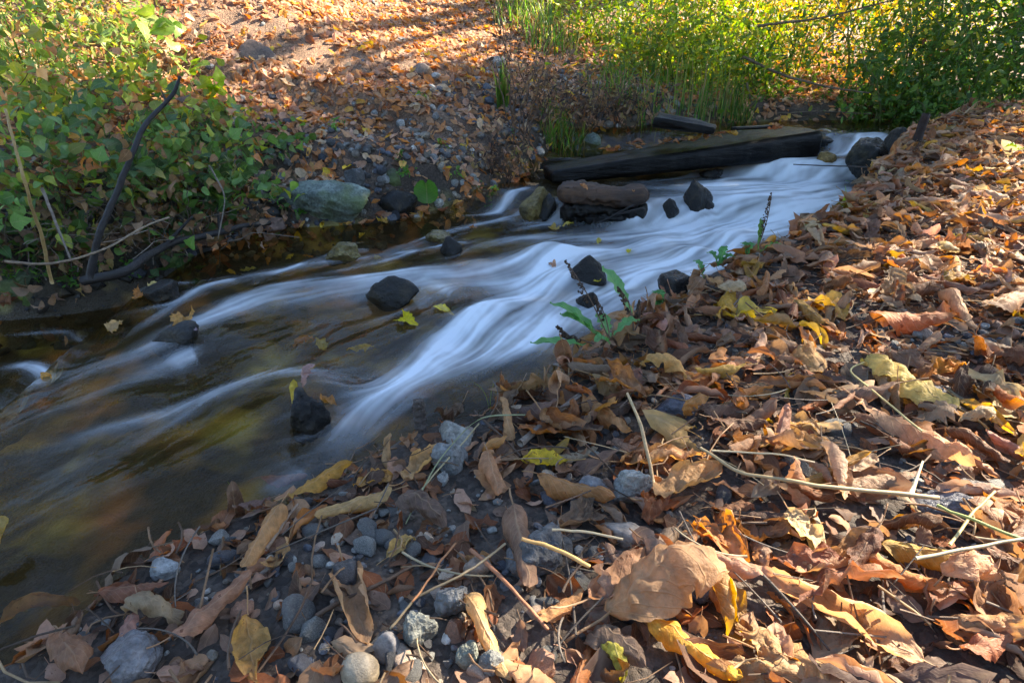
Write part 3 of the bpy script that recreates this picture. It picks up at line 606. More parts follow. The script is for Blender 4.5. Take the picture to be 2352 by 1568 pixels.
for k, (u, v, w_, h_) in enumerate([(150, 690, 60, 26), (235, 672, 46, 22), (295, 655, 40, 20), (85, 668, 50, 24), (380, 620, 42, 22), (470, 588, 40, 18)]):
    stone('rock', ['low dark stone in the shallow mud under the dead brambles', 'small black stone at the foot of the upright dark branch', 'little wet stone where the fallen branch meets the ground', 'dark stone beside the bright chickweed mat', 'dark stone at the shadowed water edge upstream of the fallen branch foot', 'flat dark stone below the middle of the fallen branch'][k], 'rock', u, v, w_, h_, 'wetrock', 150 + k, .8, None, .3, tint=(2, 1.8, 1.5))
# stones on the leafy near bank
G = 'stones lying on the near bank'
stone('cobble', 'pale grey lumpy cobble standing beside the dark faceted flint', 'stone', 1446, 1172, 96, 104, 'stone', 121, .8, None, .12, tint=(1.05, 1.05, 1.0), rough=.14, soft=.04, sub=5, lm='the pale lumpy cobble', group=G)
stone('cobble', 'dark faceted flint with a bluish sheen beside the pale lumpy cobble', 'stone', 1348, 1172, 96, 66, 'flint', 122, .8, None, .2, cuts=8, lm='the bluish faceted flint', group=G)
stone('cobble', 'smooth blue-black flat stone among brown leaves higher up the bank', 'stone', 1556, 972, 112, 56, 'flint', 123, .7, None, .25, cuts=6, tint=(1, .95, 1.1), soft=.03, lm='the blue-black flat stone', group=G)
stone('cobble', 'long grey stone half buried, pointing to the water', 'stone', 1225, 1345, 150, 170, 'stone', 124, 1.0, None, .45, tint=(.62, .63, .66), soft=.04, rough=.14, sub=5, lm='the long half-buried stone', group=G, up=.55)
stone('cobble', 'big dark blocky stone near the bottom edge, with a flat lit top', 'stone', 318, 1575, 150, 120, 'flint', 125, .9, None, .3, cuts=6, tint=(1.7, 1.6, 1.5), sub=5, lm='the big blocky stone', group=G, up=.7)
stone('cobble', 'rough pale stone under a thin brown stalk near the bottom', 'stone', 962, 1512, 102, 84, 'stone', 126, .8, None, .2, tint=(1, 1.02, .9), rough=.2, lm='the rough pale stone', group=G)
stone('cobble', 'smooth round brown-grey pebble beside the rough pale stone', 'stone', 892, 1528, 66, 70, 'pebble', 127, .9, None, .2, cuts=3, soft=.15, rough=.04, tint=(.8, .85, .95), lm='the smooth round pebble', group=G)
stone('cobble', 'tall speckled grey stone crossed by a bent straw', 'stone', 1045, 1435, 88, 80, 'stone', 128, .8, None, .25, tint=(.85, .87, .9), rough=.18, lm='the straw-crossed stone', group=G)
stone('cobble', 'brown rounded wedge pebble up from the tall speckled stone', 'stone', 1100, 1345, 72, 62, 'pebble', 129, .8, None, .3, cuts=5, soft=.1, tint=(.95, .8, .7), lm='the brown wedge pebble', group=G)
stone('cobble', 'large buff pebble at the very bottom of the gravel patch', 'stone', 835, 1590, 92, 70, 'pebble', 130, .9, None, .25, cuts=3, soft=.15, rough=.04, tint=(1.3, 1.2, .95), lm='the large buff pebble', group=G)
stone('cobble', 'greenish-grey rounded stone with a flat top', 'stone', 1078, 1545, 60, 62, 'stone', 131, .9, None, .2, cuts=5, soft=.1, tint=(.8, .85, .7), group=G)
stone('cobble', 'triangular grey stone beside the greenish rounded one', 'stone', 1130, 1565, 60, 66, 'stone', 132, .8, None, .2, cuts=5, tint=(.7, .72, .7), group=G)
stone('cobble', 'pale angular stone in the dark litter near the far-down bank edge', 'stone', 395, 1342, 72, 46, 'stone', 133, .8, None, .25, tint=(.95, 1, 1.05), lm='the pale angular stone', group=G)
stone('cobble', 'round mottled grey stone on the brink above the white tongue', 'stone', 1030, 1090, 96, 74, 'stone', 134, .9, None, .35, tint=(.9, .93, .95), soft=.06, rough=.14, lm='the mottled brink stone', group=G)
stone('cobble', 'small white-grey stone just below the mottled brink stone', 'stone', 1018, 1124, 40, 32, 'stone', 135, .8, None, .25, tint=(1.35, 1.4, 1.4), group=G)
stone('cobble', 'speckled light stone under leaves on the water brink by the rod', 'stone', 1050, 1035, 90, 44, 'stone', 136, .9, None, .45, tint=(1.0, .97, .9), soft=.06, group=G, lm='the speckled brink stone')
stone('cobble', 'long smooth grey-brown stone under crinkled brown leaves', 'stone', 1425, 1262, 120, 46, 'pebble', 137, .6, None, .4, cuts=4, soft=.1, tint=(1.0, .95, .9), yaw=-.5, group=G, lm='the long grey-brown stone')
stone('cobble', 'dark slab edge lying among roots of the trampled path', 'stone', 2080, 925, 190, 40, 'flint', 138, .5, None, .4, tint=(1.5, 1.5, 1.6), yaw=-.35, group=G, lm='the dark slab by the path')
stone('cobble', 'grey angular stone on the gravelly path behind a rolled leaf', 'stone', 2170, 1085, 78, 42, 'stone', 139, .8, None, .3, tint=(.8, .82, .88), group=G, lm='the grey path stone')
stone('cobble', 'tan-grey flat stone downslope of the grey path stone', 'stone', 2235, 1160, 80, 50, 'stone', 140, .8, None, .3, tint=(.95, .85, .75), group=G)
stone('cobble', 'glinting wet-looking dark stone beside broken dead stalks', 'stone', 1590, 1395, 76, 62, 'flint', 141, .8, None, .2, tint=(1.5, 1.55, 1.7), group=G, lm='the glinting dark stone')
stone('cobble', 'flat dark slate piece under the straw stem', 'stone', 2180, 1215, 210, 70, 'flint', 142, .6, None, .5, tint=(1.3, 1.3, 1.4), yaw=-.2, group=G, lm='the flat slate piece')
# random stones: bare patches of the near bank, and the stony foot of the far slope
BARE = [(880, 1240, 230, 110, .8), (980, 1470, 300, 130, .85), (560, 1330, 200, 110, .6), (2230, 770, 190, 55, .85), (1330, 1130, 200, 70, .7), (1200, 1290, 180, 110, .75), (2150, 1080, 150, 60, .45), (1530, 1010, 150, 45, .3), (300, 1480, 150, 70, .5), (1560, 1400, 90, 60, .5), (2180, 1215, 130, 50, .5), (1250, 1010, 200, 60, .25), (760, 1420, 180, 80, .6)]
def bare(U, V):
    r = np.zeros_like(U)
    for a, b, c, d, k in BARE: r = np.maximum(r, k * np.exp(-((U - a) / c) ** 2 - ((V - b) / d) ** 2))
    return r
def cand(n, x0, x1, y0, y1, g): return g.uniform(x0, x1, n), g.uniform(y0, y1, n)
g5 = np.random.default_rng(5)
X, Y = cand(60000, -1.6, 3.6, -.05, 3.6, g5); dr, _ = sdist(X, Y, RE); dr = -dr; Z = H(X, Y); U, V, dp = proj(np.stack([X, Y, Z], 1))
ok = (dr > -.03) & (U > -150) & (U < 2500) & (V > 0) & (V < 1700); b_ = bare(U, V); ok &= g5.random(len(X)) < np.where(b_ > .25, b_ * .75, .035)
nbx = np.stack([X, Y, Z], 1)[ok]; sz = (.0065 + .016 * g5.random(len(nbx)) ** 3.2) * g5.uniform(.8, 1.3, len(nbx)); _, _, dp = proj(nbx); app = sz / dp
X, Y = cand(52000, -3.4, 1.6, 2.5, 6.5, g5); dl, _ = sdist(X, Y, LE); Z = H(X, Y); U, V, dpf = proj(np.stack([X, Y, Z], 1)); nz = fbm2(X * 2.2, Y * 2.2, 3, 15)
st = np.where(dl < 1.0, .50 * sst(1.1, .3, dl + .35 * nz) + .05, .03 + .05 * (nz > .3)); ok = (dl > 0) & (U > -100) & (U < 1750) & (V > -50) & (g5.random(len(X)) < st * .36)
fbx = np.stack([X, Y, Z], 1)[ok]; szf = .009 + .030 * g5.random(len(fbx)) ** 3.5; _, _, dpf = proj(fbx); appf = szf / dpf
allp = np.concatenate([nbx, fbx]); alls = np.concatenate([sz, szf]); alla = np.concatenate([app, appf]); isn = np.arange(len(allp)) < len(nbx)
U, V, _ = proj(allp); vis = (U > 5) & (U < 2345) & (V > 5) & (V < 1560)
order = np.argsort(-alla * vis); big = order[:210]; rest = order[210:]
PR = [rock_proto(300 + i, 3, 11 if i % 5 else 4, .12, 0 if i % 5 else .12) for i in range(16)]; PRM = {}
STN = [('pale grey', (1.25, 1.25, 1.2), 'stone'), ('grey', (.75, .75, .75), 'stone'), ('dark grey', (1.2, 1.2, 1.2), 'flint'), ('brown', (1.3, 1.1, .95), 'pebble'), ('buff', (1.7, 1.5, 1.25), 'pebble'), ('slate blue', (1.5, 1.55, 1.7), 'flint'), ('mid grey', (.7, .71, .73), 'stone'), ('rust brown', (1.0, .6, .42), 'pebble')]
AUTO = []   # (object, descriptive head, group) labelled at the end
for k in big:
    i = int(g5.integers(16)); c = STN[int(g5.choice(8, p=[.2, .22, .12, .12, .08, .08, .14, .04]))]; key = (i, c[2])
    if key not in PRM: PRM[key] = mk('pebble', PR[i][0], PR[i][1], M[c[2]], smooth=(i % 5 == 0), link=False).data
    o = bpy.data.objects.new('pebble' if alls[k] < .022 or isn[k] else 'slope_stone', PRM[key]); COL.objects.link(o); s = alls[k]; s = s * (.8 if isn[k] else .85)
    e = g5.uniform(.65, 1.25, 3); o.scale = (s * e[0], s * e[1], s * e[2] * .75); o.rotation_euler = tuple(g5.uniform(-.5, .5, 2)) + (g5.uniform(0, 6.28),)
    o.location = (allp[k, 0], allp[k, 1], allp[k, 2] + s * .25); j = g5.uniform(.85, 1.15); o.color = tuple(np.array(c[1]) * j) + (1,)
    AUTO.append((o, f"{'flattish ' if e[2] < .8 else 'upright ' if e[2] > 1.1 else ''}{c[0]} {'rounded' if i % 5 == 0 else 'angular'} {'pebble' if s < .022 else 'stone'}", 'pebble' if o.name.startswith('pebble') else 'stone', 'pebbles strewn on the near bank' if isn[k] else 'stones strewn on the far slope'))
gv = Batch(); GP = [rock_proto(500 + i, 2, 6, .08, 0 if i % 2 else .12) for i in range(8)]
GC = np.array([(.30, .30, .29), (.20, .20, .20), (.12, .12, .13), (.20, .165, .135), (.27, .235, .19), (.10, .11, .14), (.42, .41, .39)])
X, Y = cand(60000, -1.3, 3.2, -.05, 3.2, g5); dr, _ = sdist(X, Y, RE); Z = H(X, Y); U, V, _ = proj(np.stack([X, Y, Z], 1)); ok = (-dr > -.05) & (g5.random(len(X)) < .06 + .9 * bare(U, V)) & (V < 1750) & (U > -200) & (U < 2600)
fine = np.stack([X, Y, Z], 1)[ok]; fs = .0018 + .0052 * g5.random(len(fine)) ** 2
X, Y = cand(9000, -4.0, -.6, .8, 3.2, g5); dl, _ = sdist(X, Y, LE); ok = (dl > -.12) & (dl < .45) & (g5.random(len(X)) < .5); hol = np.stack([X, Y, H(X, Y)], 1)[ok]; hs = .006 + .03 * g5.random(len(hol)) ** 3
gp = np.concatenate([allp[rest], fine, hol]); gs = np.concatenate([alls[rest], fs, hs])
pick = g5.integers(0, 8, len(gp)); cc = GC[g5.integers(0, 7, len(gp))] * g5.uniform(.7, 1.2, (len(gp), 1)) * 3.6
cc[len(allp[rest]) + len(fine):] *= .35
Rm = rots(HN(gp[:, 0], gp[:, 1]), g5.uniform(0, 6.28, len(gp)), g5.normal(0, .3, len(gp)), g5.normal(0, .3, len(gp)))
for i in range(8):
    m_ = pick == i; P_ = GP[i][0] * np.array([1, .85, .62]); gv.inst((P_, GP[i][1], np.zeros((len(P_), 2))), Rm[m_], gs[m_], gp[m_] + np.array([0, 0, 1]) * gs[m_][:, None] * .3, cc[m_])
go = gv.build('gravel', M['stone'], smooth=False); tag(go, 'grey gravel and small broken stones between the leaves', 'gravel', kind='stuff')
# ------------------------------------------------------------------ timber
def plank(name, P0, P1, width, thick0, thick1, mat, parent=None, seed=0, nx=70, rough=.012, taper=0):
    """a worn timber from P0 to P1 (front top edge), its top running back by width"""
    P0 = np.array(P0, float); P1 = np.array(P1, float); ax = P1 - P0; L = np.linalg.norm(ax); ax /= L; bk = np.array([-ax[1], ax[0], 0]); bk /= np.linalg.norm(bk); dn = -np.cross(ax, bk); 
    if dn[2] > 0: dn = -dn
    prof = []; r = .014
    for k in range(14): prof.append((k / 13 * 1.0, 0))
    for k in range(1, 7): prof.append((1, k / 6))
    for k in range(1, 14): prof.append((1 - k / 13, 1))
    for k in range(1, 6): prof.append((0, 1 - k / 6))
    prof = np.array(prof); n = len(prof); u = np.linspace(0, 1, nx)
    wv = width * (1 - taper * (1 - u)); tv_ = thick0 + (thick1 - thick0) * u; endr = np.minimum(1, np.minimum(u, 1 - u) / .012) ** .5
    V = []
    for i in range(nx):
        a, b = prof[:, 0] * wv[i], prof[:, 1] * tv_[i]
        a = np.clip(a, r * (1 - np.sqrt(np.clip(1 - (1 - np.clip(np.minimum(b, tv_[i] - b) / r, 0, 1)) ** 2, 0, 1))), wv[i])
        cen = (P0 + ax * L * u[i]); e = endr[i]
        a = wv[i] / 2 + (a - wv[i] / 2) * (.97 + .03 * e); b = tv_[i] / 2 + (b - tv_[i] / 2) * (.85 + .15 * e)
        V.append(cen + a[:, None] * bk + b[:, None] * dn)
    V = np.concatenate(V); q = np.stack([V @ ax * 2.2, V @ bk * 16, V @ dn * 16], -1) + seed
    V = V + rough * (fbm3(q, 4)[:, None] * (bk - dn)) + rough * .9 * fbm3(V * 9 + seed, 3)[:, None] * bk
    i = np.arange(nx - 1)[:, None] * n + np.arange(n)[None]; j = np.arange(nx - 1)[:, None] * n + (np.arange(n)[None] + 1) % n
    F = np.stack([i, i + n, j + n, j], -1).reshape(-1, 4); V = np.concatenate([V, [V[:n].mean(0)], [V[-n:].mean(0)]])
    c0, c1 = len(V) - 2, len(V) - 1; caps = [(k, (k + 1) % n, c0, c0) for k in range(n)]
    T0 = np.array([(k, (k + 1) % n, c0) for k in range(n)] + [((nx - 1) * n + (k + 1) % n, (nx - 1) * n + k, c1) for k in range(n)])
    Ft = np.concatenate([F[:, [0, 1, 2]], F[:, [0, 2, 3]], T0]); org = P0.copy()
    o = mk(name, V - org, Ft, M[mat], parent, smooth=True); 
    if parent is None: o.location = org
    return o
b0 = at(1270, 394, .21); b1 = at(1893, 300, .39)
o = plank('timber_beam', b0, b1, .40, .075, .155, 'beam', seed=3, taper=.45, nx=140); tag(o, 'long thick black wet timber beam slanting across the stream', 'beam'); LM.append(('the black beam', 1.2, 3.7))
o = plank('timber_plank', at(1238, 376, .19), at(1335, 366, .22), .12, .05, .05, 'beam', seed=9, nx=30); tag(o, 'short narrow dark plank end showing behind the near end of the beam', 'plank')
o = plank('timber_plank', at(1700, 300, .40) + np.array([0, .06, .012]), at(1795, 296, .40) + np.array([0, .06, .012]), .05, .02, .02, 'beam', seed=19, nx=24, rough=.006); tag(o, 'thin black board lying on the back edge of the beam', 'plank')
o = plank('timber_slab', at(1505, 300, .40) + np.array([0, .06, .075]), at(1648, 312, .385) + np.array([0, .06, .035]), .16, .075, .03, 'beam', seed=29, nx=40, rough=.03); tag(o, 'tapering slab of black bark resting on leaves on top of the beam', 'bark slab')
stone('rock', 'dark rusty rock wedged beneath the black bark slab', 'rock', 1560, 330, 110, 24, 'wetrock', 111, .6, None, .1, tint=(1.6, 1.2, 1))
def log(name, label, cat, P0, P1, r0, r1, mat, seed, rough=.02, k=28, n=60, squash=.8):
    P0 = np.array(P0); P1 = np.array(P1); u = np.linspace(0, 1, n)[:, None]; P = P0 + (P1 - P0) * u + np.stack([fbm2(u[:, 0] * 3, u[:, 0] * 0 + q, 2, seed) for q in (1, 5, 9)], 1) * .02
    rr = (r0 + (r1 - r0) * u[:, 0]) * (1 - .7 * (1 - np.minimum(1, np.minimum(u[:, 0], 1 - u[:, 0]) / .10)) ** 2) * (1 + .16 * fbm2(u[:, 0] * 9, u[:, 0] * 0 + seed, 3)); V, F = tube(P, rr, k)
    c = P0[None]; V = V + rough * fbm3(V * np.array([7, 30, 30]) + seed, 4)[:, None] * np.array([.2, 1, 1]) + rough * .6 * fbm3(V * 50 + seed, 3)[:, None] * np.array([0, 1, 1]); V[:, 2] = P0[2] + (V[:, 2] - P0[2]) * squash
    o = mk(name, V - P0, F, M[mat]); o.location = P0; tag(o, label, cat); return o
log('rotten_log', 'short rotten brown log with flaking bark across the little dam', 'log', at(1285, 444, .16), at(1492, 452, .165), .075, .055, 'bark', 4, .022); LM.append(('the rotten dam log', .4, 2.95))
log('rotten_log', 'black soaked underside log holding up the rotten brown one', 'log', at(1290, 486, .08), at(1480, 484, .09), .07, .055, 'beam', 14, .045)
for k, (u, v, w_, h_) in enumerate([(1330, 512, 60, 36), (1405, 515, 70, 34), (1470, 505, 44, 34)]): stone('rock', ['black wet stone under the downstream end of the rotten log', 'black wet stone under the middle of the rotten log', 'black wet stone under the upstream end of the rotten log'][k], 'rock', u, v, w_, h_, 'wetrock', 170 + k, .6, W, .2)
# iron rod, post, branches
p = hit(968, 1003)[0]; q = at(960, 928, 0); p = at(968, 1003, .235); dd = np.linalg.norm(p - CAM); rt = CAM + ray(962, 928) * (dd / np.linalg.norm(ray(968, 1003))) * .985
P = np.array([p + (rt - p) * s for s in np.linspace(-.35, 1.12, 22)]); V, F = tube(P, .0095 + .0016 * np.sin(np.arange(22) * 2.1), 12); o = mk('iron_rod', V - p, F, M['rust']); o.location = p; tag(o, 'rusty ribbed iron rod driven upright into the bank edge', 'rod'); LM.append(('the rusty rod', p[0], p[1]))
p = hit(2098, 345)[0]; P = np.array([p + np.array([.012 * s, 0, .17 * s]) for s in np.linspace(-.2, 1, 10)]); V, F = tube(P, .02, 8, .006); o = mk('post', V - p, F, M['bark']); o.location = p; o.color = (.35, .25, .25, 1); tag(o, 'short dark wooden post standing on the bank beside the cascade', 'post'); LM.append(('the wooden post', p[0], p[1]))
def branch(name, label, cat, pts, r0, r1, mat, k=8, twigs=(), lmk=None, tint=None, wob=.004):
    """pts: photo points with a height over water or ground, (U, V, z)"""
    W_ = np.array([at(*q) if q[2] < 1.5 else CAM + ray(q[0], q[1]) / np.linalg.norm(ray(q[0], q[1])) * q[2] for q in pts]); tt = np.linspace(0, len(W_) - 1, 7 * len(W_)); P = np.stack([np.interp(tt, range(len(W_)), W_[:, c]) for c in range(3)], 1)
    for _ in range(6): P[1:-1] = .25 * P[:-2] + .5 * P[1:-1] + .25 * P[2:]
    V, F = tube(P, np.linspace(r0, r1, len(P)), k, wob); org = P[0]; o = mk(name, V - org, F, M[mat]); o.location = org; tag(o, label, cat)
    if tint: o.color = (*tint, 1)
    for (i, dx) in twigs:
        q = P[int(i * (len(P) - 1))]; Q = np.array([q + np.array(dx) * s + np.array([0, 0, -.3]) * (s * .2) ** 2 for s in np.linspace(0, 1, 6)]); v, f = tube(Q, np.linspace(r1 * .9, r1 * .3, 6), 5); mk('side_twig', v - org, f, M[mat], o)
    return o
branch('fallen_branch', 'long black branch curving along the far water edge to the reddish rock', 'branch', [(190, 645, .02), (290, 625, .05), (340, 585, .08), (400, 555, .10), (500, 535, .10), (560, 518, .11), (620, 512, .09)], .018, .011, 'darktwig', twigs=[(.45, (.1, .1, .12)), (.7, (-.05, .12, .1))])
branch('fallen_branch', 'upright dark branch rising out of the brambles to a curved tip', 'branch', [(205, 640, 2.45), (225, 540, 2.4), (265, 450, 2.4), (300, 360, 2.4), (330, 290, 2.45), (375, 240, 2.5), (405, 205, 2.5), (413, 175, 2.5)], .012, .005, 'darktwig', twigs=[(.75, (-.02, .02, .05))])
branch('fallen_branch', 'pale thin bare twig slanting down through the bramble shade', 'branch', [(95, 430, 2.2), (130, 520, 2.2), (165, 600, 2.2)], .0045, .003, 'twig', tint=(1.2, 1.25, 1.3))
branch('fallen_branch', 'second pale bare twig hanging below the bramble leaves', 'branch', [(480, 380, 2.6), (520, 450, 2.6), (500, 550, 2.6)], .0035, .0022, 'twig', tint=(1.2, 1.25, 1.3))
branch('fallen_branch', 'arched pale runner looping over the dark bank hollow', 'branch', [(10, 600, 2.1), (120, 610, 2.1), (240, 575, 2.2), (330, 520, 2.3), (390, 500, 2.3)], .004, .003, 'twig', tint=(1.3, 1.2, 1.0))
branch('dry_cane', 'tall tan cane leaning at the far bramble edge', 'cane', [(120, 650, 2.2), (95, 540, 2.1), (60, 430, 2.0), (35, 330, 2.0), (10, 250, 2.0)], .005, .003, 'straw', tint=(.7, .6, .4))
branch('dripping_twig', 'hair-thin black twig with water drops over the cascade', 'twig', [(1822, 378, .36), (1880, 380, .36), (1945, 382, .37), (1990, 384, .38)], .0022, .003, 'darktwig', wob=.001)
branch('dark_root', 'black root slanting under the bark log in the little dam', 'root', [(1480, 478, .16), (1430, 490, .10), (1380, 498, .06)], .006, .004, 'darktwig')
branch('dark_root', 'second black root hanging before the soaked log', 'root', [(1455, 470, .18), (1400, 500, .08), (1370, 512, .05)], .004, .003, 'darktwig')
# ------------------------------------------------------------------ fallen leaves
PAL = [('tan', (.47, .265, .14)), ('orange-brown', (.52, .225, .08)), ('grey-brown', (.26, .165, .115)), ('dark brown', (.12, .062, .038)), ('pinkish tan', (.50, .30, .20)),
       ('ochre', (.58, .33, .08)), ('russet', (.33, .115, .045)), ('buff', (.58, .42, .26)), ('yellow', (.72, .50, .05)), ('chestnut', (.28, .125, .06))]
PW = np.array([.23, .19, .11, .09, .13, .06, .09, .06, .010, .13]); PW /= PW.sum()
LEAFME = {}
def leaf_obj(i, col, loc, Rm, s, stalk=True, mat='dead'):
    blade, stk, form = NEAR[i]; key = (i, mat)
    if key not in LEAFME:
        LEAFME[key] = (mk('dead_leaf', blade[0], blade[1], M[mat], uv=blade[2], col=np.ones((len(blade[0]), 3)), link=False).data,
                     mk('stalk', stk[0], stk[1], M[mat], uv=stk[2], col=np.ones((len(stk[0]), 3)), link=False).data)
    o = bpy.data.objects.new('fallen_leaf', LEAFME[key][0]); COL.objects.link(o); o.color = (*col, 1)
    o.matrix_world = Matrix.Translation(loc) @ Matrix(Rm.tolist()).to_4x4() @ Matrix.Scale(s, 4)
    if stalk:
        k = bpy.data.objects.new('leaf_stalk', LEAFME[key][1]); COL.objects.link(k); k.parent = o; k.color = (*(np.array(col) * .5 + np.array([.16, .10, .05])), 1)
    return o
def pick_form(words_, j=0):
    c = [i for i, q in enumerate(NEAR) if q[2] in words_]; return c[j % len(c)]
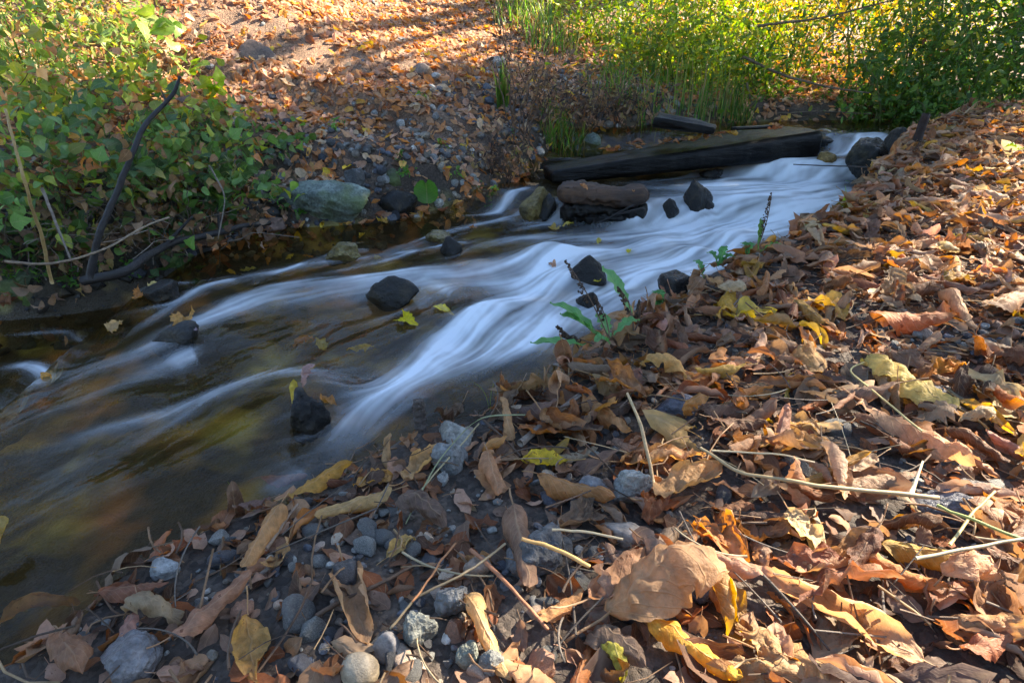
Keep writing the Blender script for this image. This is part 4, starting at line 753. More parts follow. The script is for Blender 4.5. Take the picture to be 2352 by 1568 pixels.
HERO = [  # base (U,V), tip (U,V), lift, forms, variant, colour, label, landmark
 ((2105, 1570), (1735, 1345), .020, ('tightly rolled',), 0, (.56, .33, .18), 'long spindle-shaped tan leaf rolled tight, lying across the lower bank', 'the long rolled tan leaf'),
 ((1350, 1480), (1690, 1375), .045, ('hooded',), 0, (.48, .28, .14), 'big pale arched leaf forming a hood over a glowing orange leaf', 'the big hooded leaf'),
 ((1470, 1440), (1700, 1600), .022, ('half curled',), 1, (.72, .38, .05), 'glowing golden-orange leaf under the big hooded leaf', 'the golden leaf'),
 ((1230, 1470), (1340, 1400), .025, ('tightly rolled',), 2, (.50, .25, .10), 'small curled brown leaf beside the tip of the big hooded leaf', None),
 ((1380, 1480), (1440, 1600), .012, ('arched',), 2, (.62, .52, .08), 'yellow-green leaf tucked below the big hooded leaf', None),
 ((1345, 1420), (1560, 1290), .03, ('half curled',), 3, (.55, .31, .18), 'pointed pinkish leaf with a long stalk above the big hooded leaf', None),
 ((1770, 1370), (1560, 1290), .03, ('half curled',), 5, (.52, .30, .19), 'broad curled pinkish-brown leaf above the long rolled tan leaf', None),
 ((1120, 1075), (1150, 1175), .02, ('tightly rolled',), 4, (.50, .26, .13), 'upright rolled brown leaf between the mottled brink stone and the bluish flint', 'the upright rolled leaf'),
 ((1305, 1078), (1190, 1080), .02, ('wavy open',), 0, (.72, .50, .04), 'bright yellow broad leaf lying above the gravel patch', 'the bright yellow leaf'),
 ((930, 1130), (1020, 1042), .02, ('half curled',), 4, (.60, .36, .16), 'folded golden-tan leaf on the brink beside the rusty rod', None),
 ((905, 1155), (725, 1215), .012, ('tightly rolled',), 1, (.56, .36, .15), 'slender rolled golden leaf lying on bare soil near the brink', 'the slender golden leaf'),
 ((905, 1105), (812, 1130), .012, ('wavy open',), 1, (.60, .32, .10), 'small folded amber leaf above the slender golden one', None),
 ((665, 1165), (812, 1080), .015, ('half curled',), 6, (.52, .28, .06), 'twisted amber leaf jutting over the water from the brink', 'the jutting amber leaf'),
 ((600, 1125), (710, 1120), .018, ('tightly rolled',), 5, (.42, .21, .15), 'pink-brown rolled leaf reaching over the water from the brink', None),
 ((340, 1310), (545, 1165), .012, ('tightly rolled',), 6, (.28, .10, .055), 'long dark russet rolled leaf lining the brink', 'the dark russet leaf'),
 ((355, 1300), (470, 1250), .006, ('half curled',), 7, (.46, .17, .08), 'red-orange folded leaf tucked under the long dark russet one', None),
 ((660, 1205), (570, 1350), .02, ('tightly rolled',), 7, (.50, .27, .11), 'narrow rolled orange leaf standing along the slope to the gravel', 'the narrow orange leaf'),
 ((690, 1270), (600, 1350), .015, ('half curled',), 8, (.46, .27, .12), 'boat-shaped brown leaf beside the narrow orange one', None),
 ((885, 1300), (960, 1250), .012, ('wavy open',), 2, (.56, .36, .13), 'triangular golden leaf lying flat on the bare soil', 'the triangular golden leaf'),
 ((790, 1310), (850, 1520), .016, ('tightly rolled',), 3, (.40, .24, .13), 'long rolled brown leaf standing in the middle of the bottom gravel', 'the long rolled brown leaf'),
 ((1070, 1395), (1180, 1590), .016, ('tightly rolled',), 8, (.55, .36, .16), 'curved rolled golden leaf running off the bottom edge', 'the curved golden leaf'),
 ((575, 1440), (590, 1600), .014, ('wavy open',), 3, (.58, .32, .10), 'flat veined golden-brown leaf lying at the very bottom', 'the flat veined leaf'),
 ((410, 1530), (590, 1350), .02, ('half curled',), 9, (.42, .22, .13), 'curled reddish-brown leaf bridging two stones near the bottom', 'the bridging brown leaf'),
 ((290, 1440), (450, 1450), .02, ('arched',), 3, (.34, .25, .15), 'arched olive-brown leaf lying over the big blocky stone', None),
 ((0, 1520), (175, 1430), .02, ('arched',), 4, (.60, .34, .08), 'long spotted orange leaf sloping out of the lower corner', 'the spotted orange leaf'),
 ((150, 1480), (210, 1600), .02, ('arched',), 5, (.34, .18, .10), 'broad dull brown leaf over the spotted orange one', None),
 ((0, 1465), (205, 1400), .015, ('tightly rolled',), 9, (.52, .34, .16), 'narrow tan leaf with a long pale stalk on the low brink', None),
 ((330, 1440), (270, 1590), .02, ('half curled',), 10, (.42, .22, .16), 'pinkish pointed leaf hanging by its stalk beside the big blocky stone', None),
 ((240, 1400), (400, 1370), .010, ('tightly rolled',), 10, (.26, .11, .06), 'dark folded chestnut leaf on the brink above the big blocky stone', None),
 ((900, 1180), (1050, 1230), .012, ('arched',), 6, (.18, .12, .09), 'wide crinkled dark grey-brown leaf spread on the soil', 'the wide dark leaf'),
 ((1230, 1130), (1415, 1190), .016, ('tightly rolled',), 11, (.45, .22, .08), 'narrow boat-shaped orange leaf in front of the faceted flint', None),
 ((1420, 1080), (1620, 1060), .02, ('half curled',), 11, (.52, .28, .12), 'long folded orange leaf behind the pale lumpy cobble', None),
 ((1500, 1170), (1660, 1090), .02, ('half curled',), 12, (.53, .31, .14), 'leaf curled like a cup beside the pale lumpy cobble', None),
 ((1330, 935), (1440, 1030), .02, ('half curled',), 13, (.52, .27, .11), 'bright brown curled leaf in front of the grey forked stick', 'the curled leaf by the stick'),
 ((1285, 850), (1375, 900), .012, ('wavy open',), 3, (.55, .44, .26), 'pale green-buff crinkled leaf at the brink by a grey stick', 'the pale buff brink leaf'),
 ((1450, 870), (1610, 895), .02, ('arched',), 7, (.60, .37, .13), 'arched golden leaf lying across dark twigs', None),
 ((2200, 975), (1945, 865), .03, ('arched',), 1, (.62, .46, .14), 'large yellow-spotted tan leaf bowed over the others', 'the large yellow-spotted leaf'),
 ((1940, 920), (1730, 900), .02, ('tightly rolled',), 0, (.40, .20, .10), 'cigar-shaped ribbed brown leaf beside the large yellow-spotted leaf', 'the cigar-shaped leaf'),
 ((1940, 950), (2250, 1130), .02, ('half curled',), 14, (.58, .32, .17), 'very long salmon-tan leaf folded along its midrib', 'the long salmon leaf'),
 ((1900, 1040), (1720, 1050), .02, ('half curled',), 15, (.56, .30, .11), 'pointed orange leaf beside the long salmon one', None),
 ((1980, 770), (2180, 775), .02, ('tightly rolled',), 5, (.46, .19, .08), 'crooked reddish-orange leaf at the gravel path edge', 'the crooked reddish leaf'),
 ((1640, 740), (1780, 735), .02, ('wavy open',), 1, (.68, .48, .10), 'yellow leaf with a ragged edge among brown leaves mid-bank', 'the ragged yellow leaf'),
 ((1680, 700), (1650, 760), .02, ('half curled',), 6, (.60, .33, .04), 'amber curled leaf touching the ragged yellow one', None),
 ((1860, 700), (1940, 755), .02, ('wavy open',), 2, (.60, .36, .10), 'yellow-brown rounded leaf midway up the bank', None),
 ((2170, 560), (2222, 558), .02, ('lobed',), 0, (.80, .58, .03), 'small bright yellow leaf high on the leafy bank', 'the small bright yellow leaf'),
 ((2240, 590), (2340, 620), .02, ('wavy open',), 3, (.62, .50, .34), 'pale cream angular leaf lying open on the bank', 'the pale cream leaf'),
 ((2300, 555), (2352, 575), .02, ('wavy open',), 1, (.55, .20, .10), 'reddish leaf beside the pale cream one', None),
 ((2260, 480), (2310, 500), .02, ('lobed',), 1, (.60, .30, .06), 'glowing orange lobed leaf far up the bank', None),
 ((2130, 690), (2260, 790), .02, ('tightly rolled',), 8, (.48, .28, .15), 'rolled tan leaf lying beside the gravel path', None),
 ((2240, 760), (2352, 690), .025, ('tightly rolled',), 2, (.42, .25, .14), 'stout rolled brown leaf resting on the gravel path', 'the stout rolled leaf'),
 ((2120, 880), (2210, 860), .015, ('wavy open',), 2, (.62, .24, .03), 'small flame-orange leaf on the gravel path', None),
 ((1560, 1230), (1660, 1290), .02, ('crumpled',), 0, (.56, .28, .11), 'orange crinkled leaf with a thin stalk above the hooded one', None),
 ((1800, 1200), (1880, 1330), .03, ('wavy open',), 0, (.60, .42, .22), 'tilted pale tan leaf with a scrap of bark on it', 'the tilted pale leaf'),
 ((2000, 1270), (1930, 1370), .03, ('half curled',), 2, (.13, .055, .03), 'near-black broken leaf between the tilted pale leaf and the straw', None),
 ((2130, 1160), (2340, 1190), .035, ('tightly rolled',), 6, (.46, .29, .20), 'thick grey-pink rolled leaf above the straw stem', 'the thick grey-pink roll'),
 ((2100, 1400), (2290, 1370), .04, ('arched',), 2, (.52, .30, .17), 'large draped tan leaf with a curled lip near the lower corner', 'the large draped leaf'),
 ((2180, 1560), (2352, 1480), .02, ('half curled',), 1, (.36, .14, .07), 'dark red-brown leaf under the large draped one', None),
 ((2250, 1250), (2352, 1300), .03, ('half curled',), 9, (.50, .20, .08), 'red-tinged folded leaf at the far-out edge of the bank', None),
 ((1400, 1180), (1300, 1220), .015, ('crumpled',), 1, (.25, .16, .10), 'crumbled brown leaf over the long smooth stone', None),
 ((1180, 1210), (1220, 1410), .014, ('tightly rolled',), 7, (.32, .19, .12), 'thin brown rolled leaf lying on the long half-buried stone', None),
 ((1375, 790), (1410, 860), .05, ('half curled',), 12, (.52, .28, .12), 'curled brown leaf leaning against the dock plant', None),
 ((1500, 690), (1485, 740), .05, ('tightly rolled',), 11, (.50, .28, .16), 'upright rolled leaf standing beside the dock plant', None),
 ((1555, 655), (1650, 640), .03, ('half curled',), 5, (.42, .23, .15), 'brown curled leaf on the brink above the bank foot rock', None),
 ((1730, 585), (1765, 520), .05, ('tightly rolled',), 2, (.45, .25, .14), 'tall curled leaf standing up on the brink beyond the seed spike', None),
]
for (u0, v0), (u1, v1), lift, forms, var, colr, lab, lmk in HERO:
    p0, _ = hit(u0, v0); p1, _ = hit(u1, min(v1, 1600)); d = p1 - p0; L = np.linalg.norm(d[:2]); i = pick_form(forms, var); mid = (p0 + p1) / 2
    L = min(L, .17) * 1.02
    yaw = math.atan2(-d[0], d[1]); pit = math.atan2(d[2], max(L, .03)); o = leaf_obj(i, colr, (mid[0], mid[1], H1(mid[0], mid[1]) + lift * .6), rots(np.array([[0, 0, 1.]]), np.array([yaw]), np.array([np.clip(pit, -.6, .6)]), np.array([random.uniform(-.2, .2)]))[0], max(L, .035) * .96)
    tag(o, lab, 'leaf', 'fallen leaves on the near bank')
    if lmk: LM.append((lmk, mid[0], mid[1]))
g6 = np.random.default_rng(6)
hero_xy = np.array([[o.location.x, o.location.y] for o in COL.objects if o.name.startswith('fallen_leaf')])
X, Y = cand(36000, -1.8, 5.6, -.3, 5.6, g6); dr, _ = sdist(X, Y, RE); dr = -dr; Z = H(X, Y); P3 = np.stack([X, Y, Z], 1); U, V, dp = proj(P3)
dens_ = (1 - bare(U, V)) * (.48 + .52 * sst(900, 1500, U + .25 * V)) * np.where((V > 1150) & (U < 1150), .85, 1.0)
ok = (dr > -.015) & (U > -500) & (U < 3000) & (V > 0) & (V < 2400) & (dp > .2) & (g6.random(len(X)) < dens_ * .85) & ~((V < 235) & (U > 2050)) & ~((np.abs(U - 958) < 62) & (np.abs(V - 1005) < 42))
P3 = P3[ok]; dp = dp[ok]; U = U[ok]; V = V[ok]; dr = dr[ok]; n_ = len(P3); print('bank leaves', n_)
size = np.clip(g6.normal(.074, .020, n_), .035, .12) * np.where((V > 1100) & (U < 1200), .8, 1) 
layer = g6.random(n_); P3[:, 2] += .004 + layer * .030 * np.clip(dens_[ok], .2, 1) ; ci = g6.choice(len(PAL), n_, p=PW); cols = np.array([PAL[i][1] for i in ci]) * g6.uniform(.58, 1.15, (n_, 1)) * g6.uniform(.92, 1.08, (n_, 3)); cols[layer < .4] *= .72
yaw = g6.uniform(0, 6.28, n_); tx = g6.normal(0, .30, n_) + (g6.random(n_) < .06) * .9; ty = g6.normal(0, .35, n_) + (g6.random(n_) < .25) * math.pi
RM = rots(HN(P3[:, 0], P3[:, 1]), yaw, tx, ty)
hd = np.min(np.hypot(P3[:, None, 0] - hero_xy[None, :, 0], P3[:, None, 1] - hero_xy[None, :, 1]), 1)
P3[(hd < .07) & (layer > .3), 2] -= .02
flip = np.cos(ty) < 0; P3[flip, 2] += .02 * size[flip] / .09
vis = (U > 0) & (U < 2352) & (V < 1568) & (V > 0); score = size / dp * vis * (.5 + layer)
od = np.argsort(-score); NI = 205
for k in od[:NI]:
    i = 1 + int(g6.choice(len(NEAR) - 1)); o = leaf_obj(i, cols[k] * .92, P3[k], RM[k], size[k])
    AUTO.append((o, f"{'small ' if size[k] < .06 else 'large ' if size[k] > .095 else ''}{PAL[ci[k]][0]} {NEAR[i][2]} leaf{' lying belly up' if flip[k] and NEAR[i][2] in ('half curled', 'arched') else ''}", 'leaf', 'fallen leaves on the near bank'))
lit = Batch(); rest = od[NI:]
MID = [joined(*leaf_shape(gl, 9, 14, 'ovate', roll=gl.choice([-3.2, -2.2, -1.5, 1.4, 2.6, 3.2]) * gl.uniform(.8, 1.2), bend=gl.uniform(-.9, 1.3), twist=gl.uniform(-1.5, 1.5), crinkle=.045, wd=gl.uniform(.16, .26))) if q % 4 else joined(*leaf_shape(gl, 15, 9, 'lobed', roll=gl.uniform(.5, 2.3), bend=gl.uniform(-1, 1.3), twist=gl.uniform(-.8, .8), crinkle=.06)) for q in range(22)]
pk = g6.integers(0, len(MID), len(rest))
for i in range(len(MID)):
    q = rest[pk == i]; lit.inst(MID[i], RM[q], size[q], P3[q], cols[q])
# crumbs and broken scraps under and between
X, Y = cand(40000, -1.5, 3.0, -.1, 3.0, g6); dr, _ = sdist(X, Y, RE); P4 = np.stack([X, Y, H(X, Y)], 1); U, V, dq = proj(P4); ok = (-dr > 0) & (U > -200) & (U < 2700) & (V < 1800) & (g6.random(len(X)) < .6); P4 = P4[ok]; m4 = len(P4)
P4[:, 2] += .003; pk = g6.integers(0, len(FAR), m4); R4 = rots(HN(P4[:, 0], P4[:, 1]), g6.uniform(0, 6.28, m4), g6.normal(0, .4, m4), g6.normal(0, .4, m4)); c4 = np.array([PAL[i][1] for i in g6.choice([2, 3, 9, 6, 0, 4], m4)]) * g6.uniform(.5, 1.1, (m4, 1)); s4 = g6.uniform(.012, .048, m4)
for i in range(len(FAR)): q = pk == i; lit.inst(FAR[i], R4[q], s4[q], P4[q], c4[q])
X, Y = cand(9000, -4.5, -.5, .8, 3.4, g6); dl, _ = sdist(X, Y, LE); P4 = np.stack([X, Y, H(X, Y)], 1)[(dl > -.03) & (dl < .6) & (g6.random(len(X)) < .22)]; m4 = len(P4); P4[:, 2] += .006
pk = g6.integers(0, len(FAR), m4); R4 = rots(HN(P4[:, 0], P4[:, 1]), g6.uniform(0, 6.28, m4), g6.normal(0, .6, m4), g6.normal(0, .6, m4)); c4 = np.array([PAL[i][1] for i in g6.choice([2, 3, 9, 6, 0], m4)]) * g6.uniform(.4, 1.0, (m4, 1)); s4 = g6.uniform(.03, .075, m4)
for i in range(len(FAR)): q = pk == i; lit.inst(FAR[i], R4[q], s4[q], P4[q], c4[q])
for k, (u, v, L, a, fm, cc_) in enumerate([(1340, 430, .07, .4, 'wavy open', (.55, .25, .10)), (1220, 425, .08, 1.4, 'half curled', (.50, .28, .13)), (1300, 520, .06, 2.2, 'arched', (.58, .45, .10)), (1455, 440, .05, 2.9, 'half curled', (.42, .2, .09))]):
    p = at(u, v, [.235, .15, .06, .225][k]); o = leaf_obj(pick_form((fm,), k), np.array(cc_), p, rots(np.array([[0, 0, 1.]]), np.array([a]), np.array([.2]), np.array([.2]))[0], L, stalk=False)
    tag(o, ['brown leaf lying on top of the rotten dam log', 'brown leaf standing on the lip of the small side fall', 'yellow leaf pinned in front of the stones below the rotten log', 'dark leaf stuck on the upstream end of the rotten log'][k], 'leaf', 'leaves caught in the stream')
# shreds of stalk and twig worked into the litter
X, Y = cand(5200, -1.4, 3.4, -.1, 3.4, g6); dr, _ = sdist(X, Y, RE); ok = (-dr > .01); X, Y = X[ok], Y[ok]; Z = H(X, Y)
for k in range(len(X)):
    a = g6.uniform(0, 6.28); L = g6.uniform(.02, .09); s_ = np.linspace(-.5, .5, 4); b = g6.normal(0, .006, 2); P = np.stack([X[k] + L * s_ * math.cos(a) + b[0] * s_ ** 2 * 4, Y[k] + L * s_ * math.sin(a) + b[1] * s_ ** 2 * 4, Z[k] + .006 + .025 * g6.random() + s_ * L * g6.normal(0, .25)], 1)
    V, F = tube(P, g6.uniform(.0005, .0014), 4); lit.add(V, F, np.tile([.4, .4], (len(V), 1)), np.array([(.30, .19, .11), (.16, .10, .065), (.42, .30, .17), (.10, .07, .05)][int(g6.integers(4))]))
# the far slope
X, Y = cand(110000, -5.5, 4.4, 2.4, 9.5, g6); dl, _ = sdist(X, Y, LE); Z = H(X, Y); P5 = np.stack([X, Y, Z], 1); U, V, d5 = proj(P5)
nz = fbm2(X * 1.6, Y * 2.6, 4, 41); soil = np.exp(-((U - 720) / 160) ** 2 - ((V - 150) / 35) ** 2) * .9 + np.exp(-((U - 1050) / 130) ** 2 - ((V - 200) / 28) ** 2) * .6 + np.exp(-((U - 560) / 130) ** 2 - ((V - 60) / 26) ** 2) * .5
band = np.exp(-((V - (215 - (U - 600) * .02)) / 42) ** 2) * ((U > 350) & (U < 1250))
dn = np.clip(.60 + .8 * nz + .5 * band - soil * .55, .22, 1) * np.where(dl < .6, .65, 1)
ok = (dl > .0) & (U > -400) & (U < 2600) & (V > -220) & (g6.random(len(X)) < dn * .95); P5 = P5[ok]; m5 = len(P5); print('slope leaves', m5)
P5[:, 2] += .006 + .012 * g6.random(m5); pk = g6.integers(0, len(FAR), m5); R5 = rots(HN(P5[:, 0], P5[:, 1]), g6.uniform(0, 6.28, m5), g6.normal(0, .4, m5), g6.normal(0, .4, m5) + (g6.random(m5) < .3) * math.pi)
c5 = 1.25 * np.array([PAL[i][1] for i in g6.choice([0, 1, 2, 4, 7, 9, 5, 6, 8], m5, p=[.24, .22, .08, .18, .08, .09, .05, .045, .015])]) * g6.uniform(.75, 1.15, (m5, 1)); s5 = np.clip(g6.normal(.060, .016, m5), .025, .10)
for i in range(len(FAR)): q = pk == i; lit.inst(FAR[i], R5[q], s5[q], P5[q], c5[q])
lo_ = lit.build('leaf_litter', M['litter']); tag(lo_, 'brown and tan leaf litter carpeting both banks of the stream', 'leaf litter', kind='stuff')
# leaves in and on the water
INW = [(430, 760, .09, 'lobed', (.62, .33, .10), .035, 'orange-brown lobed leaf draped on the drowned rock'), (440, 775, .07, 'arched', (.42, .30, .33), .02, 'mauve-grey leaf slipping off the drowned rock'),
 (930, 745, .075, 'lobed', (.85, .70, .02), .012, 'bright yellow lobed leaf held in the stream below the black wedge rock'), (722, 915, .08, 'arched', (.48, .30, .26), .055, 'drooping pink leaf hanging over the knobbly black rock'), (682, 935, .07, 'tightly rolled', (.66, .48, .06), .03, 'yellow twisted leaf dangling from the knobbly black rock'), (755, 935, .07, 'wavy open', (.55, .26, .08), .015, 'orange leaf plastered on the upstream side of the knobbly black rock'),
 (325, 685, .06, 'lobed', (.55, .25, .08), .01, 'orange leaf caught beside the wet cobble'), (355, 668, .07, 'wavy open', (.55, .45, .20), .015, 'buff leaf caught upstream of the wet cobble'), (345, 650, .04, 'arched', (.55, .35, .15), .01, 'small tan leaf at the dark far water edge'), (265, 755, .09, 'wavy open', (.55, .36, .16), .0, 'tan leaf pinned on the lip where the stream drops'), (110, 870, .07, 'tightly rolled', (.60, .30, .05), .0, 'thin orange leaf hanging on the lip of the drop'),
 (12, 1285, .10, 'tightly rolled', (.55, .38, .12), .03, 'yellow-brown curled leaf on the water at the picture edge'), (1085, 530, .05, 'wavy open', (.50, .25, .12), .015, 'brown leaf on the small black midstream rock'), (1275, 530, .07, 'lobed', (.60, .42, .12), .01, 'yellow-brown leaf raft in front of the dam'), (1310, 522, .05, 'wavy open', (.75, .60, .08), .012, 'small yellow leaf on the leaf raft before the dam'), (1375, 556, .05, 'wavy open', (.70, .58, .15), .0, 'pale yellow leaf swept under the glassy water below the dam'),
 (1445, 580, .05, 'wavy open', (.75, .65, .08), .005, 'yellow leaf in the white water below the dam'), (1372, 660, .04, 'lobed', (.80, .66, .04), .02, 'tiny yellow leaf behind the dock plant'), (1270, 610, .07, 'wavy open', (.55, .33, .22), .0, 'pinkish leaf showing through the high swell'), (1350, 472, .07, 'half curled', (.62, .22, .04), .035, 'flame-orange leaf lying below the rotten dam log'),
 (1020, 715, .10, 'tightly rolled', (.75, .68, .15), .0, 'yellow streaming leaf beside the black wedge rock'), (865, 585, .06, 'wavy open', (.75, .60, .05), -.02, 'yellow leaf under water beyond the speckled rock'), (830, 538, .06, 'wavy open', (.70, .52, .05), -.01, 'yellow leaf under the calm water by the mossy boulder')]
for u, v, L, fm, colr, lift, lab in INW:
    p = hw(u, v); i = pick_form((fm,), int(u)); a = math.atan2(.8, -.6) + random.uniform(-.5, .5)
    o = leaf_obj(i, np.array(colr), (p[0], p[1], p[2] + lift), rots(np.array([[0, 0, 1.]]), np.array([a + (u % 7) * .3]), np.array([random.uniform(-.3, .3) if lift < .03 else -.5]), np.array([random.uniform(-.3, .3)]))[0], L, stalk=False); tag(o, lab, 'leaf', 'leaves caught in the stream')
SUNK = [(430, 985, .16), (560, 965, .18), (500, 1010, .15), (240, 1030, .12), (150, 1120, .15), (90, 1090, .12), (290, 1110, .16), (350, 1080, .12), (640, 1080, .12), (300, 1310, .15), (350, 1250, .13), (260, 1340, .12), (120, 1390, .13), (190, 1420, .12), (690, 735, .10), (730, 745, .08), (820, 750, .09), (700, 790, .08), (1060, 930, .09), (990, 935, .08), (950, 1010, .1), (1100, 950, .1), (610, 565, .08), (560, 575, .07), (660, 555, .07), (520, 585, .06), (700, 548, .06), (540, 1120, .12), (440, 1180, .12), (60, 1200, .12)]
for k, (u, v, L) in enumerate(SUNK):
    if v > 800: continue
    p = hw(u, v); c = [(.75, .62, .12), (.70, .50, .10), (.55, .30, .08), (.70, .68, .25)][k % 4]; i = pick_form(('wavy open', 'wavy open', 'arched'), k)
    o = leaf_obj(i, np.array(c), (p[0], p[1], p[2] - .075 - .008 * (k % 3)), rots(np.array([[0, 0, 1.]]), np.array([k * 1.3]), np.array([.15]), np.array([.1]))[0], L, stalk=False)
    AUTO.append((o, f"{['yellow', 'amber', 'orange-brown', 'pale yellow'][k % 4]} leaf under the dark water", 'leaf', 'sunken leaves seen through the stream'))
for k in range(26):
    u = g6.uniform(520, 1240); v = np.interp(u, [520, 660, 870, 1000, 1080, 1150, 1240], [572, 556, 536, 515, 500, 480, 430]) + g6.uniform(-14, 2); p = hit(u, v)[0]; j = int(g6.choice([0, 1, 5, 8, 6])); i = int(g6.choice(len(NEAR)))
    o = leaf_obj(i, np.array(PAL[j][1]), (p[0], p[1], max(p[2], zwater(p[:1], p[1:2])[0]) + .01), rots(np.array([[0, 0, 1.]]), np.array([k * 2.]), np.array([.2]), np.array([.3]))[0], g6.uniform(.05, .08), stalk=False); AUTO.append((o, f"{PAL[j][0]} {NEAR[i][2]} leaf at the far water edge", 'leaf', 'leaves along the far water edge'))
for k in range(38):
    u = g6.uniform(1400, 1800); s = g6.uniform(.12, .62); p = b0 + (b1 - b0) * ((u - 1272) / 620) + np.array([-.09, .37, 0]) * s; j = int(g6.choice([1, 6, 5, 0])); i = int(g6.choice(len(NEAR)))
    o = leaf_obj(i, np.array(PAL[j][1]), (p[0], p[1], p[2] + .040), rots(np.array([[0, 0, 1.]]), np.array([k * 2.]), np.array([.1]), np.array([.1]))[0], g6.uniform(.05, .085), stalk=False); AUTO.append((o, f"{PAL[j][0]} {NEAR[i][2]} leaf lying on the black beam", 'leaf', 'leaves lying on the beam'))
# ------------------------------------------------------------------ sticks and straws on the near bank
def stick(name, label, cat, pts, r0, r1, mat, lift=.012, tint=None, side=(), lmk=None, k=7):
    W_ = []
    for q in pts:
        p = hit(q[0], q[1])[0]; W_.append(p + np.array([0, 0, lift + (q[2] if len(q) > 2 else 0)]))
    W_ = np.array(W_); n0 = len(W_); tt = np.linspace(0, n0 - 1, 7 * n0); P = np.stack([np.interp(tt, range(n0), W_[:, c]) for c in range(3)], 1)
    for _ in range(5): P[1:-1] = .25 * P[:-2] + .5 * P[1:-1] + .25 * P[2:]
    P += .0015 * np.stack([fbm2(tt * 3, tt * 0 + c + pts[0][0], 2) for c in range(3)], 1); V, F = tube(P, np.linspace(r0, r1, len(P)) * (1 + .15 * fbm2(tt * 4, tt * 0 + 3, 2)), k, .0008); org = P[0]
    o = mk(name, V - org, F, M[mat]); o.location = org; tag(o, label, cat)
    if tint: o.color = (*tint, 1)
    for f, dx in side:
        a = P[int(f * (len(P) - 1))]; Q = np.array([a + np.array(dx) * s for s in np.linspace(0, 1, 5)]); v_, f_ = tube(Q, np.linspace(r1, r1 * .4, 5), 5); mk('side_shoot', v_ - org, f_, M[mat], o)
    if lmk: LM.append((lmk, org[0], org[1]))
    return o
stick('stick', 'forked grey stick slanting from the brink toward the gravel', 'stick', [(1195, 1050), (1260, 990), (1330, 935), (1400, 900)], .0055, .004, 'twig', .022, side=[(.5, (.03, .02, .01))], lmk='the forked grey stick')
stick('stick', 'thin grey root lying along the brink above the pale buff leaf', 'stick', [(1262, 845), (1330, 860), (1400, 868), (1440, 880)], .004, .0055, 'twig', .012)
stick('straw', 'long pale straw stem lying across the lower bank', 'straw', [(1595, 1105, .03), (1680, 1160, .025), (1850, 1195, .03), (2120, 1228, .03)], .0019, .0027, 'straw', .02, tint=(.6, .55, .46), lmk='the long straw stem', side=[(.95, (.03, .035, .02))])
stick('straw', 'thin twin straw parallel above the long straw stem', 'straw', [(1620, 1105, .03), (1760, 1120, .03), (1850, 1140, .03)], .0012, .0012, 'straw', .02)
stick('straw', 'whitish broken reed piece crossing leaves at the picture edge', 'straw', [(2060, 1385, .04), (2200, 1358, .04), (2352, 1340, .045)], .0018, .0018, 'straw', .02, tint=(.55, .57, .58))
stick('straw', 'greenish grass stem near the thick grey-pink roll', 'straw', [(2110, 1260, .04), (2200, 1300, .04), (2352, 1370, .04)], .0016, .0018, 'stem', .02, tint=(1.4, 1.5, 1.2))
stick('straw', 'thin pale stalk angled upward beside the long straw stem', 'straw', [(2150, 1320, .02), (2190, 1275, .035), (2230, 1245, .05)], .0016, .0014, 'straw', .02, tint=(1, 1, .7))
stick('straw', 'faded yellow broken straw bent in two by the large yellow-spotted leaf', 'straw', [(2060, 900, .03), (1990, 880, .03), (1925, 910, .03), (2010, 980, .03), (2090, 1060, .03)], .0014, .0014, 'straw', .015, tint=(.9, .9, .6))
stick('straw', 'red-brown bare stalk slanting over the bottom gravel', 'straw', [(1082, 1320, .02), (1150, 1380, .02), (1255, 1490, .015)], .0022, .0018, 'brownstem', .012, tint=(2.2, 1.5, 1.2))
stick('straw', 'fine curved brown straw looping over the straw-crossed stone', 'straw', [(1160, 1300, .02), (1110, 1360, .03), (1060, 1405, .035), (960, 1425, .02), (900, 1490, .01)], .0013, .0013, 'straw', .012, tint=(.55, .5, .45))
stick('straw', 'orange-tinged thin stalk leaning over the rough pale stone', 'straw', [(1050, 1320, .03), (1000, 1395, .03), (955, 1465, .03)], .0012, .0010, 'brownstem', .012, tint=(2.5, 1.8, 1.2))
stick('straw', 'golden stiff leaf stalk poking toward the big hooded leaf', 'straw', [(1198, 1345, .05), (1270, 1370, .05), (1345, 1405, .05)], .0019, .0022, 'straw', .012, tint=(1.1, .8, .45))
stick('straw', 'pale curved stalk rising behind the glinting dark stone', 'straw', [(1265, 1300, .04), (1330, 1312, .04), (1420, 1330, .04)], .0014, .0014, 'straw', .012)
stick('straw', 'upright split straw blade behind the pale lumpy cobble', 'straw', [(1500, 1135, .0), (1460, 1060, .05), (1430, 1000, .06)], .0026, .0020, 'straw', .01, tint=(.8, .7, .6))
stick('straw', 'dead grey straws flopped beside the slender golden leaf', 'straw', [(1100, 1010, .01), (1000, 1130, .015), (960, 1170, .01)], .0012, .001, 'straw', .012, tint=(.6, .6, .5))
stick('stick', 'thin brown twig poking out over the water from the brink', 'twig', [(790, 1120, .0), (820, 1070, .03), (858, 1030, .05)], .0014, .0012, 'brownstem', .012)
stick('stick', 'small pale stick lying beside the pale angular stone', 'twig', [(575, 1365), (620, 1320), (650, 1290)], .0026, .0022, 'twig', .008)
stick('stick', 'light tan stalk forking on the soil beside the narrow orange leaf', 'twig', [(620, 1300), (660, 1230), (690, 1190)], .0022, .0016, 'twig', .02, tint=(1.5, 1.3, 1.1))
stick('stick', 'long thin brown root trailing over bare soil to the gravel', 'twig', [(730, 1440), (800, 1400), (870, 1360), (960, 1320)], .0028, .0016, 'brownstem', .01)
g8 = np.random.default_rng(8); nst = 0
